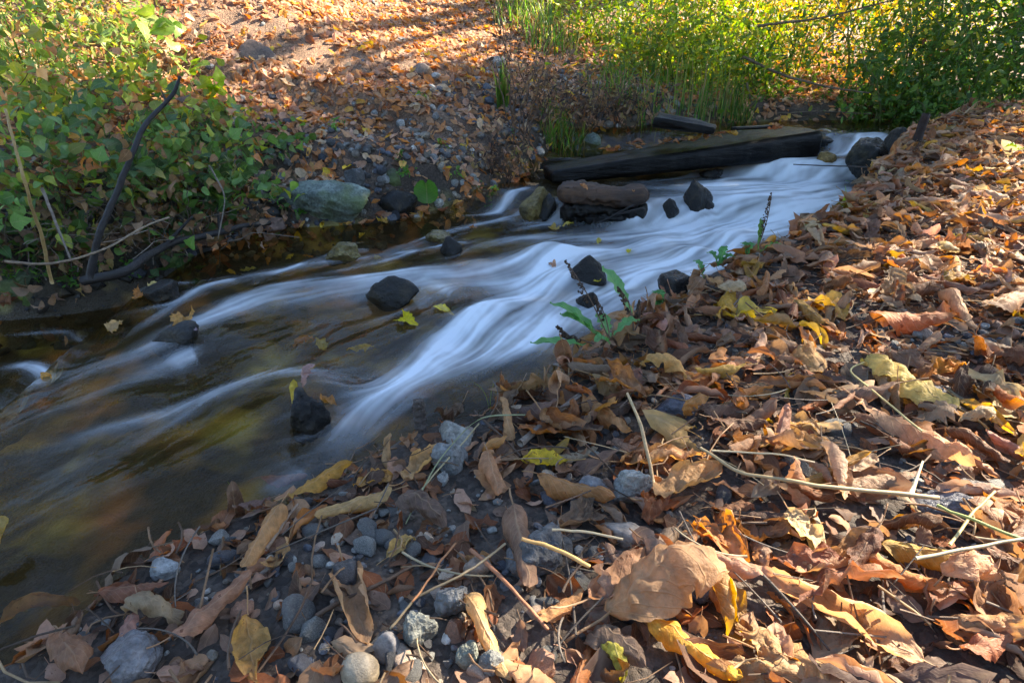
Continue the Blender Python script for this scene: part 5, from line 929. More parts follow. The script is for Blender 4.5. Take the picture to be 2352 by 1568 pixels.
while nst < 80:
    u, v = g8.uniform(300, 2350), g8.uniform(560, 1560); p = hit(u, v)[0]; dq, _ = sdist(p[:1], p[1:2], RE)
    if -dq[0] < .02: continue
    a = g8.uniform(0, 6.28); L = g8.uniform(.03, .14); cu = g8.normal(0, .12); P = []
    for s in np.linspace(-.5, .5, 9): P.append((p[0] + L * s * math.cos(a + cu * s * 2), p[1] + L * s * math.sin(a + cu * s * 2)))
    P = np.array(P); z = H(P[:, 0], P[:, 1]).max() + .012 + .022 * g8.random() + np.linspace(-.5, .5, 9) * L * g8.normal(0, .22); P = np.c_[P, z]; r_ = g8.uniform(.0006, .0018); V, F = tube(P, np.linspace(r_, r_ * .6, 9), 5, .0004); kd = int(g8.choice(4, p=[.12, .33, .3, .25])); mt = ['straw', 'twig', 'brownstem', 'twig'][kd]
    o = mk('twig', V - P[0], F, M[mt]); o.location = P[0]; o.color = (*(np.array([1, 1, 1]) * g8.uniform(.4, 1.0)), 1)
    AUTO.append((o, f"{'short' if L < .06 else 'long' if L > .11 else 'slim'} {['straw-coloured stalk', 'grey twig', 'brown stalk', 'grey-brown twig'][kd]}", 'twig', 'twigs and stalks scattered on the near bank')); nst += 1
# ------------------------------------------------------------------ green plants
gp_ = np.random.default_rng(21)
def stem_path(p, h, lean, az, droop, n=10):
    s = np.linspace(0, 1, n); out = lean * h * s ** 1.4 + droop * h * .5 * s ** 3
    return np.stack([p[0] + out * math.cos(az), p[1] + out * math.sin(az), p[2] - .02 + h * (s - droop * .55 * s ** 2.6)], 1)
def plant(name, label, cat, p, h, r, nst, nleaf, lsize, pal, protos, mat='bushleaf', stem='stem', group=None, droop=.3, spread=.16, low=.15, sr=.006, dead=.0, up=.5, maxst=6, crown='foliage', jit=.15):
    g = gp_; root = empty(name, p); tag(root, label, cat, group); paths = []
    for k in range(nst):
        az = 6.283 * k / nst + g.uniform(-.6, .6); rr = r * g.uniform(.25, 1.0); b = p + np.array([math.cos(az), math.sin(az), 0]) * rr * .25; b[2] = H1(b[0], b[1])
        P = stem_path(b, h * g.uniform(.65, 1.08), rr / h, az, droop * g.uniform(.4, 1.3)); P[1:-1] += g.normal(0, .006, (len(P) - 2, 3)) * (1 + h); paths.append(P)
        if k < maxst:
            V, F = tube(P, np.linspace(sr, sr * .35, len(P)), 5); mk('stem', V - p, F, M[stem], root)
    which = g.integers(0, nst, nleaf); t = low + (1 - low) * g.random(nleaf) ** .8; A = np.array(paths); i = t * (A.shape[1] - 1.001); i0 = i.astype(int); f = (i - i0)[:, None]
    C = A[which, i0] * (1 - f) + A[which, i0 + 1] * f
    # leaves sit on side shoots, in clumps
    ncl = max(4, nleaf // 14); cid = g.integers(0, ncl, nleaf); co = g.normal(0, 1, (ncl, 3)) * spread; ct = g.integers(0, nleaf, ncl)
    C = .35 * C + .65 * C[ct][cid] + co[cid] * (.4 + t[:, None]) + g.normal(0, spread * .42, (nleaf, 3))
    gz = H(C[:, 0], C[:, 1]); C[:, 2] = np.maximum(C[:, 2], gz + .012 + .03 * g.random(nleaf))
    nr_ = np.stack([g.normal(0, 1, nleaf), g.normal(0, 1, nleaf) - .3, g.normal(up, .6, nleaf)], 1); Rm = rots(nr_, g.uniform(0, 6.28, nleaf), g.normal(0, .4, nleaf), g.normal(0, .3, nleaf))
    pc = np.array([q for q, _ in pal]); pw = np.array([w_ for _, w_ in pal]); cl = g.choice(len(pal), ncl, p=pw / pw.sum()); ci = np.where(g.random(nleaf) < .7, cl[cid], g.choice(len(pal), nleaf, p=pw / pw.sum())); cols = pc[ci] * g.uniform(1 - jit, 1 + jit, (nleaf, 1)) * (g.uniform(.82, 1.18, ncl)[cid])[:, None]
    sz = lsize * g.uniform(.4, 1.35, nleaf); B_ = Batch(); pk = g.integers(0, len(protos), nleaf)
    for q in range(len(protos)): m_ = pk == q; B_.inst(protos[q], Rm[m_], sz[m_], C[m_], cols[m_])
    B_.build(crown, M[mat], root, origin=p); return root
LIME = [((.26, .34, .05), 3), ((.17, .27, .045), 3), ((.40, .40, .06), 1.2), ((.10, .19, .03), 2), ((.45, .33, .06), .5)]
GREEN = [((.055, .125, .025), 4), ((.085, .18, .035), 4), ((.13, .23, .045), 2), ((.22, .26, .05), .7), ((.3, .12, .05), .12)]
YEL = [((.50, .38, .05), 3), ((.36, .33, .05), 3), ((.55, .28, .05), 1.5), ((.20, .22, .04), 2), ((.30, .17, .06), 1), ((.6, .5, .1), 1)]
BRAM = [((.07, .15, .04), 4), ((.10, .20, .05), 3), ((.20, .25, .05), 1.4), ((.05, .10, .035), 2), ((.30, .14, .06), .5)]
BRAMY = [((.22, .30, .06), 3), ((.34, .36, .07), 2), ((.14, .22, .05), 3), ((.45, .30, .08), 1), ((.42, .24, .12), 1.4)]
DRYB = [((.22, .13, .07), 3), ((.30, .18, .09), 2), ((.14, .08, .05), 2), ((.35, .26, .10), 1)]
def gp(u, v): return hit(u, v)[0]
# brambles on the left bank
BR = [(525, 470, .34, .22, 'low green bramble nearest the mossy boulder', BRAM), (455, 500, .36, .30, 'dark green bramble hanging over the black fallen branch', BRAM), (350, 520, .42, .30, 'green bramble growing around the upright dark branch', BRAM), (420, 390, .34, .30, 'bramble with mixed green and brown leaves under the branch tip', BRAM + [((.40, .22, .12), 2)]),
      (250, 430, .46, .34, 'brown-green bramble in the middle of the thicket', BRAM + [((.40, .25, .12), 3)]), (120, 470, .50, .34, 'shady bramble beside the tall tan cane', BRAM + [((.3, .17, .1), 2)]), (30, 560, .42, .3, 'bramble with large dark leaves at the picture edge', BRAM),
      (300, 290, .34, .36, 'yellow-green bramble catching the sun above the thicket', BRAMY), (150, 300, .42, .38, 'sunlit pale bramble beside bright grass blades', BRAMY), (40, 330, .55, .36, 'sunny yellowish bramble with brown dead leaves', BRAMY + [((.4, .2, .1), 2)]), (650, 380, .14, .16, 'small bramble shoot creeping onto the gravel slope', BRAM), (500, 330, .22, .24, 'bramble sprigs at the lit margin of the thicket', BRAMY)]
for u, v, h, r, lb, pal in BR:
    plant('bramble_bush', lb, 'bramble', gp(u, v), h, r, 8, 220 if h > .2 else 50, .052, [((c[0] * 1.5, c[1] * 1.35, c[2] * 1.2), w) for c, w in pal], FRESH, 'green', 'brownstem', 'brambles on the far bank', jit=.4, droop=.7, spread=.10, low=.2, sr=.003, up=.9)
for u, v, h, r, lb in [(230, 200, .30, .4, 'sunlit yellow-green weeds above the brambles'), (90, 190, .38, .4, 'bright yellowish weeds along the slope at the picture edge'), (60, 60, .45, .5, 'lime-green weeds high on the slope'), (330, 110, .22, .25, 'pale lime weeds with big limp leaves on the lit slope'), (200, 60, .35, .4, 'dense bright weeds at the top of the slope')]:
    plant('weed_clump', lb, 'weeds', gp(u, v), h, r, 6, 520, .045, BRAMY + [((.3, .2, .1), 1)], SMALL, group='weeds on the sunlit slope', spread=.09, sr=.003, up=.8)
# hanging leafy shoot of big pale leaves, upper corner
plant('maple_seedling', 'young maple shoot with large limp lime-green leaves on the sunlit slope', 'seedling', gp(330, 190), .42, .30, 5, 26, .11, [((.26, .33, .07), 3), ((.20, .32, .05), 2)], FRESH, 'green', 'stem', droop=.7, spread=.07, low=.6, sr=.003, up=1.2)
plant('maple_seedling', 'small maple shoot bright against the orange slope leaves', 'seedling', gp(455, 230), .2, .14, 3, 14, .10, [((.28, .42, .05), 3)], FRESH, 'green', 'stem', droop=.6, spread=.04, low=.6, sr=.0025, up=1.2)
for u, v, lb in [(90, 600, 'low shady bramble leaves over the black hollow at the picture edge'), (260, 590, 'low green bramble shoots between the two dark branches'), (420, 570, 'low bramble touching the fallen branch by the water'), (560, 540, 'trailing bramble tip just above the reddish rock')]:
    plant('bramble_bush', lb, 'bramble', gp(u, v), .22, .24, 6, 60, .06, BRAM + [((.3, .17, .1), 2)], FRESH, 'green', 'brownstem', 'brambles on the far bank', droop=.7, spread=.10, low=.2, sr=.003, up=.9)
for u, v, lb in [(150, 600, 'dead bramble stems with withered leaves in the black hollow'), (330, 560, 'withered bramble tangle behind the fallen branch'), (20, 620, 'brown dead stems at the picture edge above the shallow water'), (450, 560, 'dark withered sprays under the green bramble')]:
    plant('dead_bramble', lb, 'dead bramble', gp(u, v), .42, .4, 14, 150, .045, DRYB, FRESH, 'litter', 'twig', 'dead brambles in the hollow', droop=.8, spread=.12, sr=.003, maxst=14, low=.1, up=.2)
# little sprigs on the gravel
for u, v, s, lb in [(650, 470, .07, 'tiny green sprig beside the mossy boulder'), (935, 415, .09, 'divided-leaf green sprig above the olive rock'), (1060, 420, .06, 'small green sprig on the dark gravel by the pale stones'), (765, 300, .07, 'yellowish-green sprout in the middle of the gravel slope'), (1115, 470, .08, 'fresh green sprig at the water edge by the side fall'), (680, 340, .06, 'limp green leaf pair hanging at the thicket margin'), (700, 505, .05, 'small green sprig growing over the mossy boulder'), (1190, 345, .07, 'pale sprig at the foot of the dry weed stalks'),
                    (180, 668, .09, 'green chickweed sprawling between two dark stones'), (310, 640, .07, 'small chickweed tuft where the black branches meet'), (120, 650, .10, 'bright green chickweed mat in the dark hollow'), (35, 655, .08, 'green chickweed tuft at the picture edge by the shallow water'), (250, 620, .06, 'little round-leaved sprig between two dark branches'), (975, 235, .05, 'single green sprout on the sunlit slope'), (1010, 345, .05, 'single pale green leaf standing in the gravel'), (2080, 270, .12, 'light green ivy shoot climbing by the wooden post'), (1965, 425, .09, 'yellow-green sprig rooted on the large black bank rock')]:
    plant('sprig', lb, 'sprig', gp(u, v), s, s * .8, 4, 26 if s < .08 else 60, .026, [((.10, .26, .04), 3), ((.17, .33, .06), 1), ((.3, .4, .06), .6)], SMALL, group='small sprigs growing between stones', spread=s * .28, sr=.0012, maxst=3, up=1)
# one round leaf plant
p = gp(985, 490); root = empty('round_leaf_plant', p); tag(root, 'big round scalloped green leaf standing at the far water edge', 'plant')
th = np.linspace(0, 6.283, 33); rr = .062 * (1 + .06 * np.abs(np.sin(th * 6)) - .35 * np.exp(-((th - 1.6) / .16) ** 2)); rad = np.linspace(0, 1, 7)
V = np.array([[rr[j] * a * math.cos(th[j]), -.01 * a * a * math.cos(2 * th[j]) - .02 * a * a, rr[j] * a * math.sin(th[j]) + .07] for a in rad for j in range(33)]); U_ = np.array([[.5 + .5 * a * math.cos(th[j]), .5 + .5 * a * math.sin(th[j])] for a in rad for j in range(33)])
mk('leaf', V + np.array([0, -.03, 0]), grid_faces(33, 7), M['green'], root, U_, np.tile([.07, .24, .02], (len(V), 1)))
v_, f_ = tube([(0, 0, 0), (0, -.015, .04), (0, -.03, .07)], .002, 5); mk('stem', v_, f_, M['stem'], root)
# grasses
def blades(name, label, cat, p, n, h, spread, cols, w=.004, mat='blade', group=None, parent_p=None, arch=1.0, kind=None):
    g = gp_; B_ = Batch(); t = np.linspace(0, 1, 7)
    for k in range(n):
        a = g.uniform(0, 6.283); r = spread * math.sqrt(g.random()); b = np.array([p[0] + r * math.cos(a), p[1] + r * math.sin(a), 0]); b[2] = H1(b[0], b[1]) - .005 if spread > .02 else p[2]
        hh = h * g.uniform(.45, 1.1); az = g.uniform(0, 6.283); ln = hh * g.uniform(.1, .9) * arch; c = b + np.stack([ln * t ** 2 * math.cos(az), ln * t ** 2 * math.sin(az), hh * (t - .35 * arch * t ** 3 * g.uniform(0, 1.6))], 1)
        sd = np.array([-math.sin(az), math.cos(az), 0]); ww = w * g.uniform(.6, 1.3) * (1 - t ** 2.2 * .92); V = np.stack([c - sd * ww[:, None], c + np.array([0, 0, -.3]) * ww[:, None], c + sd * ww[:, None]], 1).reshape(-1, 3)
        uv = np.stack([np.tile([.3, .5, .7], 7), np.repeat(t, 3)], 1); B_.add(V, grid_faces(3, 7), uv, np.array(cols[int(g.integers(len(cols)))]) * g.uniform(.75, 1.2))
    o = B_.build(name, M[mat], origin=p); o.location = p; tag(o, label, cat, group, kind); return o
GG = [(.10, .22, .04), (.16, .30, .05), (.28, .34, .07), (.06, .14, .03), (.4, .33, .14)]
for u, v, n, h, s, lb in [(1290, 350, 220, .24, .16, 'drooping sedge clump on the bank above the near end of the beam'), (1640, 292, 42, .60, .14, 'tall bright reed blades standing behind the beam'), (1585, 285, 40, .42, .14, 'shorter reeds beside the tall bright ones'), (1155, 255, 26, .30, .04, 'broad upright dock-like blades among dry stalks'), (1200, 60, 160, .35, .3, 'sunlit yellowish grass tuft at the top of the leafy slope'), (1265, 110, 140, .35, .25, 'bright lime grass beside the dry weeds'), (50, 200, 120, .4, .22, 'fluorescent green grass blades at the picture edge of the slope'), (130, 260, 70, .34, .14, 'sunlit grass tuft rooted in the pale bramble'),
                          (2120, 285, 160, .30, .16, 'dark green grass tuft behind the wooden post'), (2200, 262, 180, .32, .2, 'green grass fringe where the leafy bank meets the dark shrubs'), (2290, 238, 180, .36, .22, 'green grass clump at the far top of the leafy bank'), (1480, 262, 60, .42, .2, 'tall sunlit grass in front of the lime bush'), (1400, 225, 60, .36, .2, 'yellowing grass where the slope meets the lime bush'), (1545, 200, 60, .5, .2, 'bright grass spears rising out of the lime bush'), (1690, 286, 90, .34, .12, 'pale arching grass dipping toward the upper pool'), (1990, 305, 60, .2, .12, 'shaded grass overhanging the outlet of the upper pool')]:
    blades('grass_tuft', lb, 'grass tuft', gp(u, v), n, h, s, GG, group='grass tufts beside the stream', w=.0045 if 'broad' not in lb else .014, arch=.9 if 'reed' not in lb and 'broad' not in lb else .25)
for u, v, n, h, lb in [(1124, 945, 3, .12, 'thin curling grass blade on the brink beside pale sunken leaves'), (545, 1160, 3, .07, 'bent green grass blade on the low brink'), (1935, 480, 5, .09, 'slim grey-green blades on the brink below the cascade'), (1850, 535, 4, .06, 'low green arching blades on the mid brink')]:
    blades('grass_tuft', lb, 'grass blade', gp(u, v), n, h, .008, [(.20, .38, .05), (.28, .45, .06)], w=.0022, group='grass blades on the near brink')
# strap grass blade lying over the gravel
P = [gp(1205, 1018) + [0, 0, .05], gp(1100, 1050) + [0, 0, .07], gp(1010, 1130) + [0, 0, .05], gp(935, 1225) + [0, 0, .015]]; P = np.array(P); tt = np.linspace(0, 3, 24); C = np.stack([np.interp(tt, range(4), P[:, c]) for c in range(3)], 1)
for _ in range(6): C[1:-1] = .25 * C[:-2] + .5 * C[1:-1] + .25 * C[2:]
w_ = .0032 * np.sin(np.linspace(.15, 3.0, 24)) ** .5; sd = np.array([.6, .8, 0]); V = np.stack([C - sd * w_[:, None], C + [0, 0, -.0015], C + sd * w_[:, None]], 1).reshape(-1, 3)
o = mk('grass_straw', V - C[0], grid_faces(3, 24), M['blade'], uv=np.tile([.3, .5], (72, 1)), col=np.tile([.26, .30, .17], (72, 1))); o.location = C[0]; tag(o, 'grey-green strap of dry grass arching over the gravel by the rusty rod', 'grass blade')
# dock / sow-thistle plant on the brink
def strap_leaf(root, base, tip, w, sag, col, name='leaf', n=22, wav=.12):
    base = np.array(base); tip = np.array(tip); t = np.linspace(0, 1, n); c = base + (tip - base) * t[:, None] + np.array([0, 0, 1]) * (sag * np.sin(t * math.pi))[:, None]; ax = tip - base; sd = np.cross(ax, [0, 0, 1.]); sd /= np.linalg.norm(sd) + 1e-9; nrm = np.cross(sd, ax); nrm /= np.linalg.norm(nrm)
    ww = w * (.16 + .84 * np.sin(np.clip(t * 1.04, 0, 1) ** 1.5 * math.pi) ** .8) * (1 + wav * np.sin(t * 70) * .5 + wav * np.sin(t * 31)); ss = np.linspace(-1, 1, 7)
    V = c[:, None] + ww[:, None, None] * ss[None, :, None] * sd + (np.abs(ss)[None, :, None] * ww[:, None, None] * .45) * nrm + (.003 * np.sin(t * 26)[:, None, None] * np.abs(ss)[None, :, None] * nrm)
    return mk(name, V.reshape(-1, 3), grid_faces(7, n), M['green'], root, np.stack([np.tile(ss * .5 + .5, n), np.repeat(t, 7)], 1), np.tile(col, (7 * n, 1)))
def sp(u, v, dist): r_ = ray(u, v); return CAM + r_ / np.linalg.norm(r_) * dist
bp_ = at(1392, 805, .262); D0 = np.linalg.norm(bp_ - CAM); dk = empty('dock_plant', bp_); tag(dk, 'dock plant with long toothed green leaves and brown seed stalks on the brink', 'plant'); LM.append(('the dock plant', bp_[0], bp_[1]))
for (u0, v0), (u1, v1), w, dd, sag in [((1385, 780), (1262, 696), .015, -.02, .012), ((1375, 775), (1285, 722), .018, -.03, .008), ((1360, 795), (1218, 788), .013, -.06, .004), ((1450, 720), (1382, 612), .0150, .02, .006), ((1400, 775), (1368, 720), .018, 0, .004), ((1410, 770), (1470, 735), .012, .04, .01), ((1400, 790), (1365, 785), .011, -.03, .01)]:
    strap_leaf(dk, sp(u0, v0, D0) - bp_, sp(u1, v1, D0 + dd) - bp_, w, sag, (.16, .38, .13))
def seed_stalk(root, base_uv, tip_uv, D, n=60, name='seed_stalk', r=.0012, cs=.0042, frm=.45, col=(1, 1, 1), origin=None):
    a = sp(*base_uv, D) - origin; b = sp(*tip_uv, D) - origin; t = np.linspace(0, 1, 10); P = a + (b - a) * t[:, None] + np.array([.006, 0, 0]) * np.sin(t * 3)[:, None]; V, F = tube(P, np.linspace(r * 1.3, r * .6, 10), 5); s_ = mk(name, V, F, M['brownstem'], root)
    g = gp_; q = frm + (1 - frm) * g.random(n); C = a + (b - a) * q[:, None] + g.normal(0, cs * .75, (n, 3)) * (1.25 - q[:, None]); B_ = Batch(); m3 = rots(g.normal(0, 1, (n, 3)), g.uniform(0, 6, n), g.uniform(-1, 1, n), g.uniform(-1, 1, n)); B_.inst((ICO[1][0] * [1, .8, .35], ICO[1][1], np.zeros((len(ICO[1][0]), 2))), m3, g.uniform(.35, .75, n) * cs, C, np.tile([.30, .17, .09], (n, 1)) * g.uniform(.5, 1.3, (n, 1))); B_.build('seed_head', M['stone'], s_, smooth=False)
for b_, t_ in [((1395, 770), (1298, 598)), ((1400, 775), (1366, 680)), ((1450, 725), (1420, 660)), ((1330, 800), (1280, 750)), ((1365, 790), (1290, 770))]: seed_stalk(dk, b_, t_, D0 - .01, origin=bp_, cs=.0052)
b2 = at(1458, 778, .265); d2_ = empty('seed_stalk_plant', b2); tag(d2_, 'dead brown seed stalk standing just upstream of the dock plant', 'plant')
for b_, t_ in [((1455, 765), (1432, 665)), ((1458, 760), (1468, 690))]: seed_stalk(d2_, b_, t_, np.linalg.norm(b2 - CAM), origin=b2, cs=.005)
b3 = at(1742, 600, .29); d3_ = empty('plantain', b3); tag(d3_, 'slender green seed spike on the brink against the white pool', 'plant'); D3 = np.linalg.norm(b3 - CAM)
seed_stalk(d3_, (1740, 570), (1772, 442), D3, n=90, name='seed_spike', cs=.0055, frm=.2, origin=b3)
for (u0, v0), (u1, v1) in [((1740, 575), (1748, 500)), ((1745, 580), (1795, 560))]: strap_leaf(d3_, sp(u0, v0, D3) - b3, sp(u1, v1, D3) - b3, .006, .01, (.12, .26, .06))
for u, v, tips, lb in [(1510, 712, [(1498, 668), (1530, 690), (1520, 665)], 'rounded green leaf standing over the wet rock at bank foot'), (1615, 640, [(1592, 598), (1600, 612)], 'narrow green leaf pointing up from the mid brink'), (1650, 612, [(1622, 580), (1670, 565), (1690, 590)], 'broad bluish-green leaves bent over the mid brink'), (1715, 590, [(1700, 558), (1735, 560)], 'green leaf half hidden beside the tall seed spike'), (1845, 725, [(1830, 712), (1868, 722)], 'small toothed green leaf among brown leaves mid-bank'), (2340, 345, [(2305, 340), (2375, 350)], 'yellow-green broad leaf lying on top of the leafy bank')]:
    b_ = at(u, v, .27 if v > 600 else .29 if v > 500 else .42); r_ = empty('green_seedling', b_); tag(r_, lb, 'seedling', 'green seedlings on the near bank'); D_ = np.linalg.norm(b_ - CAM)
    for (a1, a2) in tips: strap_leaf(r_, np.array([0, 0, 0]), sp(a1, a2, D_) - b_, .013 * D_ / 1.6, .012, (.10, .28, .09) if u < 2300 else (.25, .36, .04))
# dry dark weed stalks in the middle distance
for u, v, h, lb in [(1190, 330, .75, 'tall dry brown weed stalks with withered leaves behind the sedge'), (1250, 300, .45, 'tangle of dark withered weeds on the leafy slope'), (1340, 320, .40, 'thin brown skeleton weeds above the lichen-grey rock'), (1420, 300, .36, 'wispy dark dead weeds before the lime bush'), (1160, 420, .32, 'brown dead stalks hanging over the side channel')]:
    plant('dead_weed', lb, 'dead weeds', gp(u, v), h, .28, 10, 420, .036, DRYB + [((.05, .035, .03), 3)], SMALL, 'litter', 'brownstem', 'dry weeds on the far bank', droop=.15, spread=.06, sr=.0055, maxst=10, low=.3, up=.2)
# lime bush and the shrubs behind
SH = [  # world x, y, height, radius, stems, leaves, size, palette, label, group key
 (1.05, 5.15, .50, .42, 2200, .050, LIME, 'low lime-green bush at the foot of the slope'), (1.55, 5.25, .62, .45, 2600, .052, LIME, 'bright lime bush directly behind the beam'), (.85, 5.75, .62, .45, 1800, .05, LIME, 'sunlit bush beside the leafy slope'), (1.5, 5.95, .80, .5, 2400, .055, LIME, 'tall lime-green shrub in full sun'), (2.1, 5.75, .75, .45, 2300, .055, LIME, 'lime and yellow shrub above the reeds'), (2.05, 5.25, .48, .35, 1800, .05, GREEN + LIME[:2], 'green shrub over the pale grass by the upper pool'), (.35, 6.4, .5, .35, 900, .05, LIME, 'small lime shrub high on the slope'),
 (2.75, 6.2, 1.2, .55, 2600, .05, YEL + GREEN[:2], 'yellow-green willow shrub past the head of the pool'), (3.3, 6.0, 1.15, .55, 2400, .05, YEL + GREEN[:2], 'olive-yellow willow overhanging the dark pool head'), (2.3, 6.9, 1.25, .7, 2800, .055, YEL, 'golden shrub rising behind the lime bushes'), (3.2, 7.2, 1.35, .8, 3000, .055, YEL, 'tall golden willow in the gap of sky'), (4.1, 7.0, 1.4, .7, 2800, .055, YEL + GREEN[:1], 'golden-green willow behind the dark shrubs'), (1.4, 7.6, 1.0, .7, 2400, .055, DRYB + YEL[:1], 'yellow-brown thicket above the slope'), (.2, 8.2, .8, .8, 1800, .055, DRYB + YEL[3:4], 'brownish thicket at the top of the slope'),
 (2.95, 4.75, .85, .40, 2300, .05, GREEN, 'dark green bush leaning over the pool outlet'), (3.25, 5.1, 1.25, .48, 2800, .052, GREEN + LIME[2:3], 'green bush with yellow flecks behind the wooden post'), (3.65, 4.75, 1.4, .5, 3000, .052, GREEN, 'tall dark green shrub behind the bank grass'), (4.15, 5.0, 1.8, .55, 3200, .055, GREEN, 'big green shrub above the leafy bank'), (4.45, 4.3, 1.6, .55, 2800, .055, GREEN, 'broad green shrub at the picture edge'), (3.9, 5.8, 2.2, .65, 3200, .055, GREEN + YEL[:2], 'high green and gold shrub over the stream bend'), (4.9, 5.3, 2.2, .6, 2600, .055, GREEN, 'tall leafy green shrub in the far corner'), (5.2, 4.4, 1.9, .6, 2200, .055, GREEN, 'outermost green shrub beyond the leafy bank'), (3.15, 4.45, .42, .3, 1100, .045, GREEN, 'low dark green weeds beside the wooden post'),
 (5.2, 7.4, 1.7, .9, 2600, .06, YEL + GREEN, 'tall mixed green and yellow willow at the back'), (-.9, 8.6, .7, .8, 1400, .055, DRYB + YEL[2:4], 'dry brownish thicket over the slope top')]
for x, y, h, r, nl, ls, pal, lb in SH:
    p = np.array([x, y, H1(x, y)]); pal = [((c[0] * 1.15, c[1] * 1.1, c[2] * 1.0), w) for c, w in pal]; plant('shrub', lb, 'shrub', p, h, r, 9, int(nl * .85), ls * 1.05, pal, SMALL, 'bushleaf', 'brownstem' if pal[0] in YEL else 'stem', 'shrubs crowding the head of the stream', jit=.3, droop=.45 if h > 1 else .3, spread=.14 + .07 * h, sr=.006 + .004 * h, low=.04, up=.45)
for u, v, h, r, lb in [(2090, 268, .34, .22, 'broad-leaved ivy tangle beside the wooden post'), (2200, 240, .5, .3, 'broad-leaved green weeds in front of the dark shrubs'), (2310, 205, .6, .3, 'big-leaved weeds at the corner above the leafy bank'), (1990, 285, .45, .25, 'light green drooping shoots over the pool outlet')]:
    plant('broadleaf_weed', lb, 'weeds', gp(u, v), h, r, 7, 130, .075, [((.13, .26, .05), 3), ((.09, .19, .04), 3), ((.26, .34, .07), 1), ((.45, .20, .08), .25)], FRESH, 'green', 'brownstem', 'broad-leaved weeds by the leafy bank', jit=.35, droop=.5, spread=.12, low=.1, sr=.004, up=.6)
for pts, r0, r1, lb in [([(1705, 130, 1.0), (1800, 175, .93), (1900, 200, .86), (2000, 215, .80)], .016, .008, 'long pale bare branch crossing in front of the yellow willows'), ([(1740, 60, 1.1), (1900, 40, 1.2), (2050, 0, 1.35)], .014, .007, 'thin branch slanting up through the golden gap'), ([(1700, 230, .62), (1740, 262, .5), (1790, 285, .36)], .022, .014, 'mossy fallen trunk dipping to the upper pool'), ([(1715, 190, .75), (1725, 240, .6), (1750, 283, .36)], .012, .012, 'yellow-barked stem rising at the pool head'), ([(1750, 262, .5), (1900, 255, .5), (2000, 262, .5)], .006, .004, 'thin bare twig low over the dark pool head')]:
    W_ = []
    for u, v, z in pts: W_.append(sp(u, v, 5.3 if u > 1690 or v < 200 else 4.9))
    W_ = np.array(W_); tt = np.linspace(0, len(W_) - 1, 24); P = np.stack([np.interp(tt, range(len(W_)), W_[:, c]) for c in range(3)], 1)
    for _ in range(4): P[1:-1] = .25 * P[:-2] + .5 * P[1:-1] + .25 * P[2:]
    V, F = tube(P, np.linspace(r0 * .75, r1 * .6, 24), 7, .006); o = mk('bare_branch', V - P[0], F, M['trunk']); o.location = P[0]; o.color = (1.4, 1.3, 1.1, 1); tag(o, lb, 'branch')
# ------------------------------------------------------------------ trees
def tree(name, label, base, top, crown_pts, lsize, pal, r0=.16, nl=30, rad=.25, group=None, limbs=14):
    base = np.array(base, float); top = np.array(top, float); root = empty(name, base); tag(root, label, 'tree', group); g = gp_
    P = np.array([base + (top - base) * s + np.array([.08 * math.sin(s * 5), .06 * math.cos(s * 4) - .06, 0]) for s in np.linspace(0, 1, 14)]); V, F = tube(P, np.linspace(r0, r0 * .4, 14), 12, .02); tk = mk('trunk', V - base, F, M['trunk'], root)
    for k in g.choice(len(crown_pts), min(limbs, len(crown_pts)), replace=False):
        c = crown_pts[k]; a = P[int(g.integers(7, 14))]; s = np.linspace(0, 1, 9)[:, None]; Q = a + (c - a) * s + np.array([0, 0, .25]) * np.sin(s * math.pi); V, F = tube(Q, np.linspace(r0 * .28, .012, 9), 6, .01); mk('limb', V - base, F, M['trunk'], tk)
    B_ = Batch(); C = np.repeat(crown_pts, nl, 0) + g.normal(0, rad * .5, (len(crown_pts) * nl, 3)); n = len(C); Rm = rots(np.stack([g.normal(0, .7, n), g.normal(0, .7, n), np.ones(n)], 1), g.uniform(0, 6.28, n), g.normal(0, .5, n), g.normal(0, .5, n)); pk = g.integers(0, 4, n); pc = np.array([q for q, _ in pal]); ci = g.integers(0, len(pc), n)
    for q in range(4): m_ = pk == q; B_.inst(SMALL[q], Rm[m_], lsize * g.uniform(.7, 1.2, m_.sum()), C[m_], pc[ci[m_]])
    B_.build('crown', M['bushleaf'], root, origin=base); return root
SUN = np.array([.72, .32, .62]); SUN = SUN / np.linalg.norm(SUN)
g9 = np.random.default_rng(9)
# the overhanging trees stand behind the near bank; their unseen boughs are placed along the sun line to shade stream and banks
X, Y = cand(10500, -3.2, 4.4, -.6, 5.2, g9); Z = np.maximum(H(X, Y), zwater(X, Y) * 0); dr, _ = sdist(X, Y, RE); dr = -dr; dl, _ = sdist(X, Y, LE); U, V, dq = proj(np.stack([X, Y, Z], 1)); pn = fbm2(X * 3.2 + 3, Y * 3.2, 3, 51)
river = (dr < .05) & (dl < .75 + .25 * pn) & (Y < 4.9)
lowleft = (dr > 0) & (U < 1180 + 250 * pn) & (U > -600) & (V > 900)
bankp = (dr >= .05) & (X < 4.4) & (pn > np.where(U > 1250, .48, -.05)) & (Y > .25) & (U > 1000)
bankup = (dr >= .05) & (V < 420) & (U > 1500) & (pn > .45)
left = (dl > .3) & (dl < 1.2) & (X < -1.0) & (pn > .05 - .5 * sst(1.0, .4, dl))
patch = (dl > .8) & (pn > .46) & (X > -2.5) & (X < 1.0) & (dl < 3)
half = g9.random(len(X)) < .25
sel = (river | half & ( lowleft | bankp | bankup | left | patch)) & (X < 4.3)
T_ = np.stack([X, Y, Z], 1)[sel]; tl = g9.uniform(4.4, 7.0, len(T_)); CP = T_ + SUN * tl[:, None]; u_, v_, dd_ = proj(CP); okc = (dd_ < .2) | (v_ < -230) | (np.abs(u_ - 1176) > 1700); CP = CP[okc]; print('shade clumps', len(CP))
side = CP[:, 0] * .5 - CP[:, 1] * .6
